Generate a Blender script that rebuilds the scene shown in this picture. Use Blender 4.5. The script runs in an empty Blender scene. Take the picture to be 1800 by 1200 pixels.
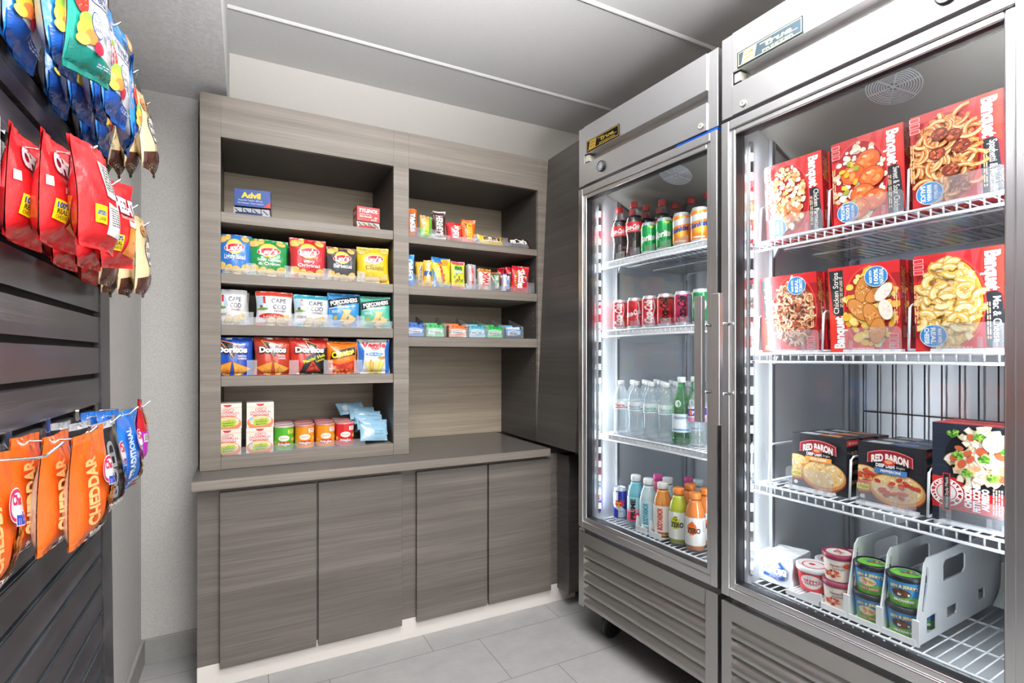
import bpy, math, random
from mathutils import Vector, Matrix, noise
from mathutils.geometry import tessellate_polygon
PI = math.pi
sc = bpy.context.scene
C = sc.collection
# ---------------- camera, light, exposure ----------------
FPX, CX, CY, EYE = 914.0, 900.0, 626.0, 1.175
YAW = math.atan2(471, 914)
cd = bpy.data.cameras.new('camera'); cam = bpy.data.objects.new('camera', cd); C.objects.link(cam)
cam.location = (0, 0, EYE); cam.rotation_euler = (PI/2, 0, -YAW)
cd.sensor_width = 36; cd.lens = 36*FPX/1800; cd.shift_y = (CY-600)/1800; cd.clip_start = .02
sc.camera = cam
sc.view_settings.view_transform = 'Standard'; sc.view_settings.look = 'None'
sc.view_settings.gamma = 1; sc.view_settings.use_curve_mapping = False
sc.view_settings.exposure = 0.0
cy = sc.cycles
cy.use_denoising = True; cy.max_bounces = 9; cy.diffuse_bounces = 5; cy.glossy_bounces = 5
cy.transmission_bounces = 8; cy.transparent_max_bounces = 48; cy.caustics_reflective = False; cy.caustics_refractive = False
cy.sample_clamp_indirect = 6
w = bpy.data.worlds.new('world'); sc.world = w; w.use_nodes = True
w.node_tree.nodes['Background'].inputs[0].default_value = (.8, .85, .9, 1)
w.node_tree.nodes['Background'].inputs[1].default_value = .3
def area(name, loc, rot, sx, sy, power, col=(1, 1, 1), parent=None, spread=None):
    l = bpy.data.lights.new(name, 'AREA'); l.shape = 'RECTANGLE'; l.size = sx; l.size_y = sy
    l.energy = power; l.color = col
    if spread: l.spread = spread
    o = bpy.data.objects.new(name, l); C.objects.link(o); o.location = loc; o.rotation_euler = rot
    if parent: o.parent = parent
    return o
CEIL = 2.559
LAMPS = [(.55, .75, 1.15, .5, 24), (.75, -.75, 1.2, .6, 24), (.2, -1.75, 1.2, .6, 26)]
for x, y, sx, sy, p in LAMPS:
    area('ceiling_lamp_light', (x, y, CEIL-.045), (0, 0, 0), sx, sy, p, (.97, .98, 1))
area('added_fill_light', (.75, -2.33, 1.55), (PI/2, 0, PI), 2.0, 1.7, 68, (.94, .97, 1))  # added fill behind the view, brightens walls and ceiling; no known opening
bf = area('added_ceiling_fill_light', (.42, -.6, 1.3), (0, 0, 0), .4, .4, 76, (.97, .98, 1), spread=math.radians(76))  # added upward light behind the camera, only there to brighten the ceiling
bf.rotation_euler = Vector((0, math.cos(math.radians(52)), math.sin(math.radians(52)))).to_track_quat('-Z', 'Y').to_euler()
LED_POWER = 2.7

# ---------------- pixel -> point on a known plane ----------------
FW = Vector((math.sin(YAW), math.cos(YAW), 0)); RT = Vector((math.cos(YAW), -math.sin(YAW), 0))
def ray(x, y=CY): return FW + (x-CX)/FPX*RT - (y-CY)/FPX*Vector((0, 0, 1))
def XatY(px, Y): r = ray(px); return r.x*Y/r.y
UN = {'R': (1.2448, 1.8094, math.radians(3.35)), 'Z': (1.2698, 1.0976, math.radians(2.34))}
def frame(u):
    x0, y0, a = UN[u]
    return Vector((x0, y0, 0)), Vector((math.sin(a), -math.cos(a), 0)), Vector((math.cos(a), math.sin(a), 0)), a-PI/2
def S(u, px, t):            # distance along a fridge front seen at column px, t metres inside
    O, e, n, _ = frame(u); O = O+n*t; r = ray(px); k = O.dot(n)/r.dot(n)
    return (r*k-O).dot(e)
def U(u, s, t, z):
    O, e, n, _ = frame(u); return O+e*s+n*t+Vector((0, 0, z))

# ---------------- colours and finishes ----------------
def lin(c): return c/12.92 if c <= .04045 else ((c+.055)/1.055)**2.4
def hx(s):
    s = s.lstrip('#')
    if len(s) == 1: s = s*6
    if len(s) == 3: s = ''.join(ch*2 for ch in s)
    return tuple(lin(int(s[i:i+2], 16)/255) for i in (0, 2, 4))
MATS = {}
def nodes(name):
    m = bpy.data.materials.new(name); m.use_nodes = True; nt = m.node_tree; MATS[name] = m
    return m, nt, nt.nodes['Principled BSDF']
def N(nt, t, **k):
    n = nt.nodes.new(t)
    for a, b in k.items(): setattr(n, a, b)
    return n
def coords(nt, sx, sy, sz, kind='Object'):
    tc = N(nt, 'ShaderNodeTexCoord'); mp = N(nt, 'ShaderNodeMapping')
    mp.inputs['Scale'].default_value = (sx, sy, sz); nt.links.new(tc.outputs[kind], mp.inputs[0]); return mp.outputs[0]
def bump(nt, b, src, strength, dist=.001):
    bp = N(nt, 'ShaderNodeBump'); bp.inputs['Strength'].default_value = strength; bp.inputs['Distance'].default_value = dist
    nt.links.new(src, bp.inputs['Height']); nt.links.new(bp.outputs[0], b.inputs['Normal'])
def ramp(nt, src, stops):
    r = N(nt, 'ShaderNodeValToRGB'); e = r.color_ramp.elements
    while len(e) < len(stops): e.new(.5)
    for i, (p, c) in enumerate(stops): e[i].position = p; e[i].color = (*hx(c), 1)
    nt.links.new(src, r.inputs[0]); return r.outputs[0]
def noi(nt, vec, scale=1, detail=4, rough=.6):
    n = N(nt, 'ShaderNodeTexNoise'); n.inputs['Scale'].default_value = scale; n.inputs['Detail'].default_value = detail
    n.inputs['Roughness'].default_value = rough; nt.links.new(vec, n.inputs['Vector']); return n.outputs['Fac']
def printed(name, rough, metal=0, coat=0, wr=0, spec=.5):   # colour comes from the printed design on the faces
    m, nt, b = nodes(name); a = N(nt, 'ShaderNodeAttribute'); a.attribute_name = 'Col'
    nt.links.new(a.outputs['Color'], b.inputs['Base Color'])
    b.inputs['Roughness'].default_value = rough; b.inputs['Metallic'].default_value = metal
    b.inputs['Coat Weight'].default_value = coat; b.inputs['Coat Roughness'].default_value = .12
    b.inputs['Specular IOR Level'].default_value = spec
    if wr: bump(nt, b, noi(nt, coords(nt, 45, 45, 22), 1, 3, .55), wr, .004)
    return m
printed('foil', .27, .0, .5, .8); printed('carton', .42, 0, .25); printed('plastic', .35, 0, 0)
printed('paper', .7, 0, 0); printed('tin', .25, .35, .3); printed('enamel', .3, .0, .2)
printed('black_plastic', .45); printed('drink', .15, 0, .3); printed('gold', .3, .8)
def thin(name, tint, haze=0.0, rough=0.0, ior=1.45):        # thin clear sheet: passes light, reflects by fresnel
    m = bpy.data.materials.new(name); m.use_nodes = True; nt = m.node_tree; MATS[name] = m
    nt.nodes.remove(nt.nodes['Principled BSDF']); out = nt.nodes['Material Output']
    tr = N(nt, 'ShaderNodeBsdfTransparent'); tr.inputs[0].default_value = (*tint, 1)
    gl = N(nt, 'ShaderNodeBsdfGlossy'); gl.inputs['Roughness'].default_value = rough
    df = N(nt, 'ShaderNodeBsdfDiffuse'); df.inputs[0].default_value = (.9, .92, .95, 1)
    m1 = N(nt, 'ShaderNodeMixShader'); m1.inputs[0].default_value = haze
    nt.links.new(tr.outputs[0], m1.inputs[1]); nt.links.new(df.outputs[0], m1.inputs[2])
    fr = N(nt, 'ShaderNodeFresnel'); ge = N(nt, 'ShaderNodeNewGeometry'); ml = N(nt, 'ShaderNodeMapRange')
    ml.inputs[3].default_value = ior; ml.inputs[4].default_value = 1/ior
    nt.links.new(ge.outputs['Backfacing'], ml.inputs[0]); nt.links.new(ml.outputs[0], fr.inputs[0])
    m2 = N(nt, 'ShaderNodeMixShader'); nt.links.new(fr.outputs[0], m2.inputs[0])
    nt.links.new(m1.outputs[0], m2.inputs[1]); nt.links.new(gl.outputs[0], m2.inputs[2]); nt.links.new(m2.outputs[0], out.inputs[0])
thin('door_glass', (.96, .97, .97), 0, 0, 1.4); thin('acrylic', (.93, .94, .96), .10, .05); thin('clear_plastic', (.95, .97, .98), .04, .05); thin('water_plastic', (.90, .95, .97), .2, .06)
thin('green_glass', (.25, .72, .42), .04, .03); thin('film', (.95, .95, .97), .12, .15)
def laminate(name, dark, mid, light, sx, sy, sz, rough=.45):
    m, nt, b = nodes(name); v = coords(nt, sx, sy, sz)
    n1 = noi(nt, v, 1, 6, .75); v2 = coords(nt, sx*.35, sy*.35, sz*.12); n2 = noi(nt, v2, 1, 3, .5)
    mx = N(nt, 'ShaderNodeMath', operation='MULTIPLY_ADD'); mx.inputs[1].default_value = .55
    ad = N(nt, 'ShaderNodeMath', operation='MULTIPLY'); ad.inputs[1].default_value = .45
    nt.links.new(n2, ad.inputs[0]); nt.links.new(n1, mx.inputs[0]); nt.links.new(ad.outputs[0], mx.inputs[2])
    nt.links.new(ramp(nt, mx.outputs[0], [(.3, dark), (.5, mid), (.68, light)]), b.inputs['Base Color'])
    b.inputs['Roughness'].default_value = rough; bump(nt, b, n1, .15, .0008); return m
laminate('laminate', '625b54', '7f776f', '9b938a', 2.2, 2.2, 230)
laminate('laminate_base', '4d4844', '68625d', '7f7872', 2.2, 2.2, 200)  # darker copy of the laminate: light falloff low down is put into the colour
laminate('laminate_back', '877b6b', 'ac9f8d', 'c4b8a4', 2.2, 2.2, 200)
laminate('laminate_shaded', '383634', '4b4845', '5b5753', 2.2, 2.2, 200)  # same laminate darkened: shade on side panels, open door and filler is coloured in
laminate('laminate_top', '484543', '5d5a57', '73706c', 2.2, 200, 200, .28)
laminate('laminate_slat', '2b2a2d', '424046', '65636b', 2.2, 2.0, 170, .24)
def plain(name, col, rough, metal=0, spec=.5):
    m, nt, b = nodes(name); b.inputs['Base Color'].default_value = (*hx(col), 1)
    b.inputs['Roughness'].default_value = rough; b.inputs['Metallic'].default_value = metal
    b.inputs['Specular IOR Level'].default_value = spec; return m, nt, b
def steel(name, col, rough, sx, sy, sz, bs=.12):
    m, nt, b = plain(name, col, rough, 1); v = coords(nt, sx, sy, sz); n = noi(nt, v, 1, 4, .6); bump(nt, b, n, bs, .0006)
    r = N(nt, 'ShaderNodeMapRange'); r.inputs[3].default_value = rough-.08; r.inputs[4].default_value = rough+.12
    nt.links.new(noi(nt, coords(nt, 3, 3, 3), 1, 3), r.inputs[0]); nt.links.new(r.outputs[0], b.inputs['Roughness'])
steel('steel', 'd6d6d8', .3, 6, 300, 300); steel('steel_dull', 'b4b3b0', .38, 6, 300, 300, .2); steel('liner', 'e2e7ec', .4, 3, 3, 60, .3); MATS['liner'].node_tree.nodes['Principled BSDF'].inputs['Metallic'].default_value = .55
plain('chrome', 'dfe0e2', .12, 1); plain('wire_white', 'dfe3ea', .4); plain('white_plastic', 'e9ebee', .4); plain('pusher', 'eef1f4', .35)
plain('rubber', '17171a', .5); plain('dark_gap', '0d0d0e', .8); plain('toe_white', 'e6e1dc', .5); plain('pilaster', 'c9ccd0', .35, .8)
plain('aluminium', '9fb0bd', .35, .9); plain('wire_dark', '4b4c50', .4, .6)
def wallmat(name, c1, c2, sc1, st, rough=.85, an=(1, 1, 1)):
    m, nt, b = nodes(name); v = coords(nt, sc1*an[0], sc1*an[1], sc1*an[2]); n = noi(nt, v, 1, 5, .7)
    nt.links.new(ramp(nt, n, [(.3, c1), (.7, c2)]), b.inputs['Base Color']); b.inputs['Roughness'].default_value = rough
    bump(nt, b, n, st, .003)
wallmat('wallpaper', 'abaaa8', 'cbcac8', 260, .35); wallmat('wall_paint', 'c6c2bc', 'cbc7c1', 90, .1)
wallmat('ceiling_smooth', 'c6c5c4', 'cbcac9', 70, .12); wallmat('ceiling_rough', 'cacaca', 'e4e4e4', 75, 1.0)
wallmat('base_grey', '8b8a88', '989795', 30, .05, .4)
def floormat():
    m, nt, b = nodes('floor_tile'); v = coords(nt, 1, 1, 1, 'Generated')
    tc = N(nt, 'ShaderNodeTexCoord'); sp = N(nt, 'ShaderNodeSeparateXYZ'); nt.links.new(tc.outputs['Object'], sp.inputs[0])
    def M(op, a, b2=None, c=None):
        n = N(nt, 'ShaderNodeMath', operation=op)
        for i, q in enumerate((a, b2, c)):
            if q is None: continue
            if isinstance(q, (int, float)): n.inputs[i].default_value = q
            else: nt.links.new(q, n.inputs[i])
        return n.outputs[0]
    ry = M('DIVIDE', M('SUBTRACT', sp.outputs['Y'], 1.687-2.98), .298)
    row = M('FLOOR', ry); fy = M('FRACT', ry)
    rx = M('DIVIDE', M('SUBTRACT', M('ADD', sp.outputs['X'], M('MULTIPLY', row, .197)), .868+1.97), .592); fx = M('FRACT', M('ADD', rx, 20.0))
    ey = M('LESS_THAN', M('MINIMUM', fy, M('SUBTRACT', 1, fy)), .0045); ex = M('LESS_THAN', M('MINIMUM', fx, M('SUBTRACT', 1, fx)), .0023)
    g = M('MAXIMUM', ex, ey)
    n = noi(nt, coords(nt, 9, 14, 9), 1, 8, .75)
    c1 = ramp(nt, n, [(.25, '9a9a9a'), (.75, 'adadac')])
    mx = N(nt, 'ShaderNodeMix', data_type='RGBA'); nt.links.new(g, mx.inputs[0]); nt.links.new(c1, mx.inputs[6]); mx.inputs[7].default_value = (*hx('6f6d6a'), 1)
    nt.links.new(mx.outputs[2], b.inputs['Base Color']); b.inputs['Roughness'].default_value = .5
    bump(nt, b, M('MULTIPLY', g, -1), .4, .001)
floormat()
def emis(name, col, st):
    m, nt, b = plain(name, col, .5); b.inputs['Emission Color'].default_value = (*hx(col), 1); b.inputs['Emission Strength'].default_value = st
emis('lamp_glow', 'fff8ee', 6.0); emis('led_glow', 'eef4ff', 9.0)

# ---------------- mesh builder ----------------
class G:
    def __init__(s): s.v = []; s.f = []; s.c = []; s.m = []; s.s = []
    def pt(s, p): s.v.append(tuple(p)); return len(s.v)-1
    def fc(s, ids, c, m, sm=False): s.f.append(tuple(ids)); s.c.append(c); s.m.append(m); s.s.append(sm)
    def quad(s, a, b, c, d, col='fff', m='plastic'): s.fc([s.pt(p) for p in (a, b, c, d)], col, m)
    def box(s, x0, x1, y0, y1, z0, z1, c='fff', m='plastic', cut=()):
        i = [s.pt(p) for p in ((x0,y0,z0),(x1,y0,z0),(x1,y1,z0),(x0,y1,z0),(x0,y0,z1),(x1,y0,z1),(x1,y1,z1),(x0,y1,z1))]
        for k, q in (('-z',(0,3,2,1)),('+z',(4,5,6,7)),('-y',(0,1,5,4)),('+x',(1,2,6,5)),('+y',(2,3,7,6)),('-x',(3,0,4,7))):
            if k not in cut: s.fc([i[j] for j in q], c, m)
        return s
    def hexa(s, p, c='fff', m='plastic'):   # 8 points, same order as box
        i = [s.pt(q) for q in p]
        for q in ((0,3,2,1),(4,5,6,7),(0,1,5,4),(1,2,6,5),(2,3,7,6),(3,0,4,7)): s.fc([i[j] for j in q], c, m)
    def hexa2(s, p, c='fff', m='plastic'): s.hexa(p, c, m); return s
    def lathe(s, prof, c='fff', m='plastic', seg=28, x=0, y=0, cols=None, mats=None):
        rings = []
        for r, z in prof:
            if r < 1e-6: rings.append([s.pt((x, y, z))])
            else: rings.append([s.pt((x+r*math.cos(2*PI*k/seg), y+r*math.sin(2*PI*k/seg), z)) for k in range(seg)])
        for j in range(len(prof)-1):
            a, b = rings[j], rings[j+1]; cc = cols[j] if cols else c; mm = mats[j] if mats else m
            for k in range(seg):
                q = (k+1) % seg
                if len(a) == 1 and len(b) > 1: s.fc((a[0], b[q], b[k]), cc, mm, True)
                elif len(b) == 1 and len(a) > 1: s.fc((a[k], a[q], b[0]), cc, mm, True)
                elif len(a) > 1: s.fc((a[k], a[q], b[q], b[k]), cc, mm, True)
        return s
    def tube(s, pts, r, c='fff', m='chrome', seg=8):
        P = [Vector(p) for p in pts]; rings = []; n = len(P)
        for i, p in enumerate(P):
            d = (P[min(i+1, n-1)]-P[max(i-1, 0)]).normalized()
            a = Vector((0, 0, 1)) if abs(d.z) < .9 else Vector((1, 0, 0))
            u = d.cross(a).normalized(); v = d.cross(u)
            rings.append([s.pt(p+u*r*math.cos(2*PI*k/seg)+v*r*math.sin(2*PI*k/seg)) for k in range(seg)])
        for a, b in zip(rings, rings[1:]):
            for k in range(seg): q = (k+1) % seg; s.fc((a[k], b[k], b[q], a[q]), c, m, True)
        s.fc(rings[0], c, m); s.fc(rings[-1][::-1], c, m); return s
    def grid(s, fn, nu, nv, c='fff', m='plastic', sm=True, flip=False):
        ids = [[s.pt(fn(i/nu, j/nv)) for i in range(nu+1)] for j in range(nv+1)]
        for j in range(nv):
            for i in range(nu):
                q = (ids[j][i], ids[j][i+1], ids[j+1][i+1], ids[j+1][i])
                cc = c(i/nu, j/nv) if callable(c) else c
                s.fc(q[::-1] if flip else q, cc, m, sm)
    def prism(s, pts, y0, y1, c='fff', m='plastic'):   # outline in x,z extruded in y
        n = len(pts); a = [s.pt((x, y0, z)) for x, z in pts]; b = [s.pt((x, y1, z)) for x, z in pts]
        for t in tess(pts): s.fc([a[i] for i in t], c, m); s.fc([b[i] for i in t[::-1]], c, m)
        for i in range(n): j = (i+1) % n; s.fc((a[i], b[i], b[j], a[j]), c, m)
def tess(pts):
    out = []
    for t in tessellate_polygon([[Vector((x, y, 0)) for x, y in pts]]):
        a, b, c = (pts[i] for i in t)
        ar = (b[0]-a[0])*(c[1]-a[1])-(c[0]-a[0])*(b[1]-a[1])
        if abs(ar) > 1e-14: out.append(tuple(t) if ar > 0 else tuple(t[::-1]))
    return out
def mesh(name, g):
    me = bpy.data.meshes.new(name); me.from_pydata(g.v, [], g.f)
    ms = sorted(set(g.m)); 
    for k in ms: me.materials.append(MATS[k])
    ix = {k: i for i, k in enumerate(ms)}
    me.polygons.foreach_set('material_index', [ix[k] for k in g.m]); me.polygons.foreach_set('use_smooth', g.s)
    at = me.color_attributes.new('Col', 'FLOAT_COLOR', 'CORNER'); buf = []; cc = {}
    for f, c in zip(g.f, g.c):
        if c not in cc: cc[c] = (*hx(c), 1.0)
        buf.extend(cc[c]*len(f))
    at.data.foreach_set('color', buf); me.update(); return me
def obj(name, g, parent=None, loc=(0, 0, 0), rz=0, bev=0, solid=0):
    o = bpy.data.objects.new(name, g if isinstance(g, bpy.types.Mesh) else mesh(name, g)); C.objects.link(o)
    o.location = loc; o.rotation_euler = (0, 0, rz)
    if parent: o.parent = parent
    if bev:
        b = o.modifiers.new('bevel', 'BEVEL'); b.width = bev; b.segments = 2; b.limit_method = 'ANGLE'; b.angle_limit = math.radians(50)
    return o
def empty(name, loc=(0, 0, 0), rz=0):
    o = bpy.data.objects.new(name, None); C.objects.link(o); o.location = loc; o.rotation_euler = (0, 0, rz); o.empty_display_size = .05; return o
def tag(o, label, cat, group=None):
    o['label'] = label; o['category'] = cat
    if group: o['group'] = group
    return o
def struct(name, g, bev=0): o = obj(name, g, bev=bev); o['kind'] = 'structure'; return o
def dup(root, label=None):
    r = root.copy(); C.objects.link(r)
    for ch in list(root.children):
        c = ch.copy(); C.objects.link(c); c.parent = r
        for gc in ch.children: d = gc.copy(); C.objects.link(d); d.parent = c
    if label: r['label'] = label
    return r
PROTO = {}
def item(key, build):       # the first call hands over the thing itself, later ones a copy with its parts
    if key in PROTO: return dup(PROTO[key])
    o = build(); PROTO[key] = o; return o
def put(o, loc, rz=0, rx=0, ry=0, sc_=None):
    o.location = loc; o.rotation_euler = (rx, ry, rz)
    if sc_: o.scale = (sc_,)*3 if isinstance(sc_, (int, float)) else sc_
    return o

# ---------------- printed artwork ----------------
TXT = {}
def text_poly(s, off=0.0, res=3):
    k = (s, off)
    if k in TXT: return TXT[k]
    cu = bpy.data.curves.new('t', 'FONT'); cu.body = s; cu.size = 1; cu.resolution_u = res; cu.offset = off; cu.fill_mode = 'FRONT'
    cu.align_x = 'CENTER'; ob = bpy.data.objects.new('t', cu); me = ob.to_mesh()
    vs = [(v.co.x, v.co.y) for v in me.vertices]; fs = [tuple(p.vertices) for p in me.polygons]
    ob.to_mesh_clear(); bpy.data.objects.remove(ob); bpy.data.curves.remove(cu)
    x0 = min((v[0] for v in vs), default=0); x1 = max((v[0] for v in vs), default=1)
    TXT[k] = (vs, fs, (x0+x1)/2, max(x1-x0, 1e-3)); return TXT[k]
class P:
    def __init__(s, w, h): s.w = w; s.h = h; s.L = []; s.n = 0
    def add(s, polys, c): s.L.append((polys, c, s.n)); return s
    def up(s, k=1): s.n += k; return s
    def poly(s, pts, c):
        s.up(); return s.add([[pts[i] for i in t] for t in tess(pts)], c)
    def rect(s, x0, y0, x1, y1, c): s.up(); return s.add([[(x0, y0), (x1, y0), (x1, y1), (x0, y1)]], c)
    def ell(s, cx, cy, rx, ry, c, rot=0, n=20, up=True):
        if up: s.up()
        ca, sa = math.cos(rot), math.sin(rot); q = []
        for k in range(n): a = 2*PI*k/n; x, y = rx*math.cos(a), ry*math.sin(a); q.append((cx+x*ca-y*sa, cy+x*sa+y*ca))
        return s.add([q], c)
    def ribbon(s, pts, w, c, up=True):
        if up: s.up()
        out = []; n = len(pts); L = []; R_ = []
        for i in range(n):
            a = pts[max(i-1, 0)]; b = pts[min(i+1, n-1)]; dx, dy = b[0]-a[0], b[1]-a[1]; l = math.hypot(dx, dy) or 1
            nx, ny = -dy/l*w/2, dx/l*w/2; L.append((pts[i][0]+nx, pts[i][1]+ny)); R_.append((pts[i][0]-nx, pts[i][1]-ny))
        for i in range(n-1): out.append([R_[i], R_[i+1], L[i+1], L[i]])
        return s.add(out, c)
    def ring(s, cx, cy, rx, ry, w, c, a0=0, a1=2*PI, n=24):
        return s.ribbon([(cx+rx*math.cos(a0+(a1-a0)*k/n), cy+ry*math.sin(a0+(a1-a0)*k/n)) for k in range(n+1)], w, c)
    def text(s, t, x, y, h, c, w=None, rot=0, sh=0, bold=0, ol=None, ow=.05, arc=0):
        def lay(off, col):
            vs, fs, xm, xw = text_poly(t, off); _, _, xm0, xw0 = text_poly(t, bold)
            k = h/.72; kx = (w/xw0) if w else k; ca, sa = math.cos(rot), math.sin(rot); q = []
            for vx, vy in vs:
                X = (vx-xm0)*kx; Y = (vy-.36)*k; X += sh*Y
                if arc: Y += -arc*(X*X)
                q.append((x+X*ca-Y*sa, y+X*sa+Y*ca))
            s.up(); s.add([[q[i] for i in f] for f in fs], col)
        if ol: lay(bold+ow, ol)
        lay(bold, c); return s
    def lines(s, x, y, w, h, n, c, seed=1, rot=0):     # unreadably small print
        r = random.Random(seed); ca, sa = math.cos(rot), math.sin(rot); s.up()
        for i in range(n):
            yy = -i*h*1.8; xx = -w/2
            while xx < w/2:
                l = r.uniform(.08, .22)*w; e = min(xx+l, w/2)
                pts = [(xx, yy), (e, yy), (e, yy+h), (xx, yy+h)]
                s.add([[(x+a*ca-b*sa, y+a*sa+b*ca) for a, b in pts]], c); xx = e+.04*w
        return s
    def blobs(s, cx, cy, rx, ry, n, r0, r1, cols, seed, asp=1.0):
        r = random.Random(seed)
        for i in range(n):
            a = r.uniform(0, 2*PI); q = math.sqrt(r.random())
            s.ell(cx+rx*q*math.cos(a), cy+ry*q*math.sin(a), r.uniform(r0, r1), r.uniform(r0, r1)*asp, r.choice(cols), r.uniform(0, PI), 9)
        return s
    def strands(s, cx, cy, rx, ry, n, rad, span, w, cols, seed, edge=None, hi=None):
        r = random.Random(seed)
        for i in range(n):
            a = r.uniform(0, 2*PI); q = math.sqrt(r.random()); x, y = cx+rx*q*math.cos(a), cy+ry*q*math.sin(a)
            b = r.uniform(0, 2*PI); sp = r.uniform(span[0], span[1]); R0 = r.uniform(rad[0], rad[1]); m = 7
            f = lambda R1: [(x+R1*math.cos(b+sp*(k/m-.5))-R0*math.cos(b), y+R1*math.sin(b+sp*(k/m-.5))-R0*math.sin(b)) for k in range(m+1)]
            if edge: s.ribbon(f(R0), w*1.35, edge)
            s.ribbon(f(R0), w, r.choice(cols))
            if hi: s.ribbon(f(R0+w*.15)[1:-1], w*.3, hi)
        return s
def clip_rect(poly, x0, y0, x1, y1):
    for ax, lim, sg in ((0, x0, 1), (0, x1, -1), (1, y0, 1), (1, y1, -1)):
        out = []; n = len(poly)
        if not n: return poly
        for i in range(n):
            a, b = poly[i], poly[(i+1) % n]; da = sg*(a[ax]-lim); db = sg*(b[ax]-lim)
            if da >= 0: out.append(a)
            if (da < 0) != (db < 0): t = da/(da-db); out.append((a[0]+(b[0]-a[0])*t, a[1]+(b[1]-a[1])*t))
        poly = out
    return poly
def decal(g, p, W, H, fn, m, off=.0003, step=.00002, edge=None, rect=None):
    kx, ky = W/p.w, H/p.h; bx = rect or (-W/2, 0, W/2, H)
    for polys, c, lay in p.L:
        for q in polys:
            q = [(x*kx, y*ky) for x, y in q]
            if min(a[0] for a in q) < bx[0] or max(a[0] for a in q) > bx[2] or min(a[1] for a in q) < bx[1] or max(a[1] for a in q) > bx[3]:
                q = clip_rect(q, *bx)
            if len(q) < 3: continue
            o = off+lay*step
            if edge is None: g.fc([g.pt(fn(x, y, o)) for x, y in q], c, m); continue
            st = [(q[0], q[i], q[i+1]) for i in range(1, len(q)-1)]
            while st:
                a, b, d = st.pop(); ls = (math.dist(a, b), math.dist(b, d), math.dist(d, a)); M = max(ls)
                if M < edge: g.fc([g.pt(fn(x, y, o)) for x, y in (a, b, d)], c, m, True)
                else:
                    if ls[1] == M: a, b, d = b, d, a
                    elif ls[2] == M: a, b, d = d, a, b
                    mid = ((a[0]+b[0])/2, (a[1]+b[1])/2); st.append((a, mid, d)); st.append((mid, b, d))

# ---------------- packages ----------------
def pouch_fn(w, h, t, seed, seal=.055, wr=.0022, sag=0):
    def fn(x, y, side, off=0):
        u = max(-1, min(1, 2*x/w)); v = max(0, min(1, y/h)); vv = max(0, min(1, (v-seal)/(1-2*seal)))
        sv = math.sin(PI*vv); pr = (max(0, 1-abs(u)**2.6))**.6*sv**.5
        pr *= 1+sag*(.5-v)*1.6
        q = noise.noise(Vector((x*26+seed, y*17, side*7.0+seed)))+.5*noise.noise(Vector((x*60+seed, y*26, side*3)))
        d = .0007+t/2*pr+wr*q*min(1, sv*2.2)*min(1, (1-abs(u))*5)+.0016*math.sin(u*9+seed)*(1-sv)**4
        ba = .006*math.sin(u*2.2+seed)*(1-sv)
        X = x*(1-.05*sv+.012*math.sin(v*5+seed)); Y = side*d-ba
        if side < 0: Y -= off*1.3
        else: Y += off*1.3
        return (X, Y, y)
    return fn
def pouch(name, w, h, t, p, base, back='d8d8d8', seed=1, ends=None, m='foil', edge=.009, hang=False, backp=None):
    g = G(); f = pouch_fn(w, h, t, seed, .055, .0035 if hang else .0028, .75 if hang else .12); ends = ends or base
    col = lambda i, j: ends if (j < .05 or j > .93) else base
    nu, nv = max(12, int(w/.0055)), max(14, int(h/.006))
    g.grid(lambda a, b: f((a-.5)*w, b*h, -1), nu, nv, col, m)
    g.grid(lambda a, b: f((a-.5)*w, b*h, 1), nu, nv, (lambda i, j: ends if (j < .05 or j > .93) else back), m, flip=True)
    if p: decal(g, p, w*.97, h, lambda x, y, o: f(x, y, -1, o), m, .001, .0001, edge*.8)
    if backp: decal(g, backp, w*.9, h, lambda x, y, o: f(x, y, 1, o), m, .001, .0001, edge*.8)
    if hang: g.v = [(x, y, z-h+hang) for x, y, z in g.v]
    return obj(name, g)
def carton(name, w, d, h, base, front=None, side='888', top=None, fc=None, m='carton', sidep=None, topp=None):
    g = G(); g.box(-w/2, w/2, 0, d, 0, h, side, m, cut=('-y', '+z')); 
    g.quad((-w/2, 0, 0), (w/2, 0, 0), (w/2, 0, h), (-w/2, 0, h), base, m)
    g.quad((-w/2, 0, h), (w/2, 0, h), (w/2, d, h), (-w/2, d, h), top or side, m)
    if front: decal(g, front, w, h, lambda x, y, o: (x, -o, y), m)
    if sidep: decal(g, sidep, d, h, lambda x, y, o: (w/2+o, x+d/2, y), m)
    if topp: decal(g, topp, w, d, lambda x, y, o: (x, y, h+o), m)
    return obj(name, g)
def on_cyl(r, rf=None):
    def fn(x, y, o):
        R0 = (rf(y) if rf else r)+o; a = x/r; return (R0*math.sin(a), -R0*math.cos(a), y)
    return fn
def can(name, r, h, p, base, rim='c9ccd0', wrapw=2.6):
    o = empty(name); g = G()
    g.lathe([(0, 0), (r*.72, 0), (r*.8, .004), (r*.98, .012), (r, .018), (r, h-.018), (r*.97, h-.012), (r*.84, h-.003)], base, 'tin', 32, cols=[rim]*2+[rim, base, base, base, rim])
    if p: decal(g, p, wrapw*r, h, on_cyl(r), 'tin', .0003, .00005, .007, rect=(-wrapw*r/2, .016, wrapw*r/2, h-.016))
    obj('body', g, o)
    g = G(); g.lathe([(r*.84, h-.003), (r*.85, h), (r*.8, h), (r*.78, h-.004), (0, h-.004)], rim, 'tin', 32); g.box(-.006, .006, -.012, .008, h-.004, h-.002, 'b8bbc0', 'tin'); obj('lid', g, o)
    return o
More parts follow.
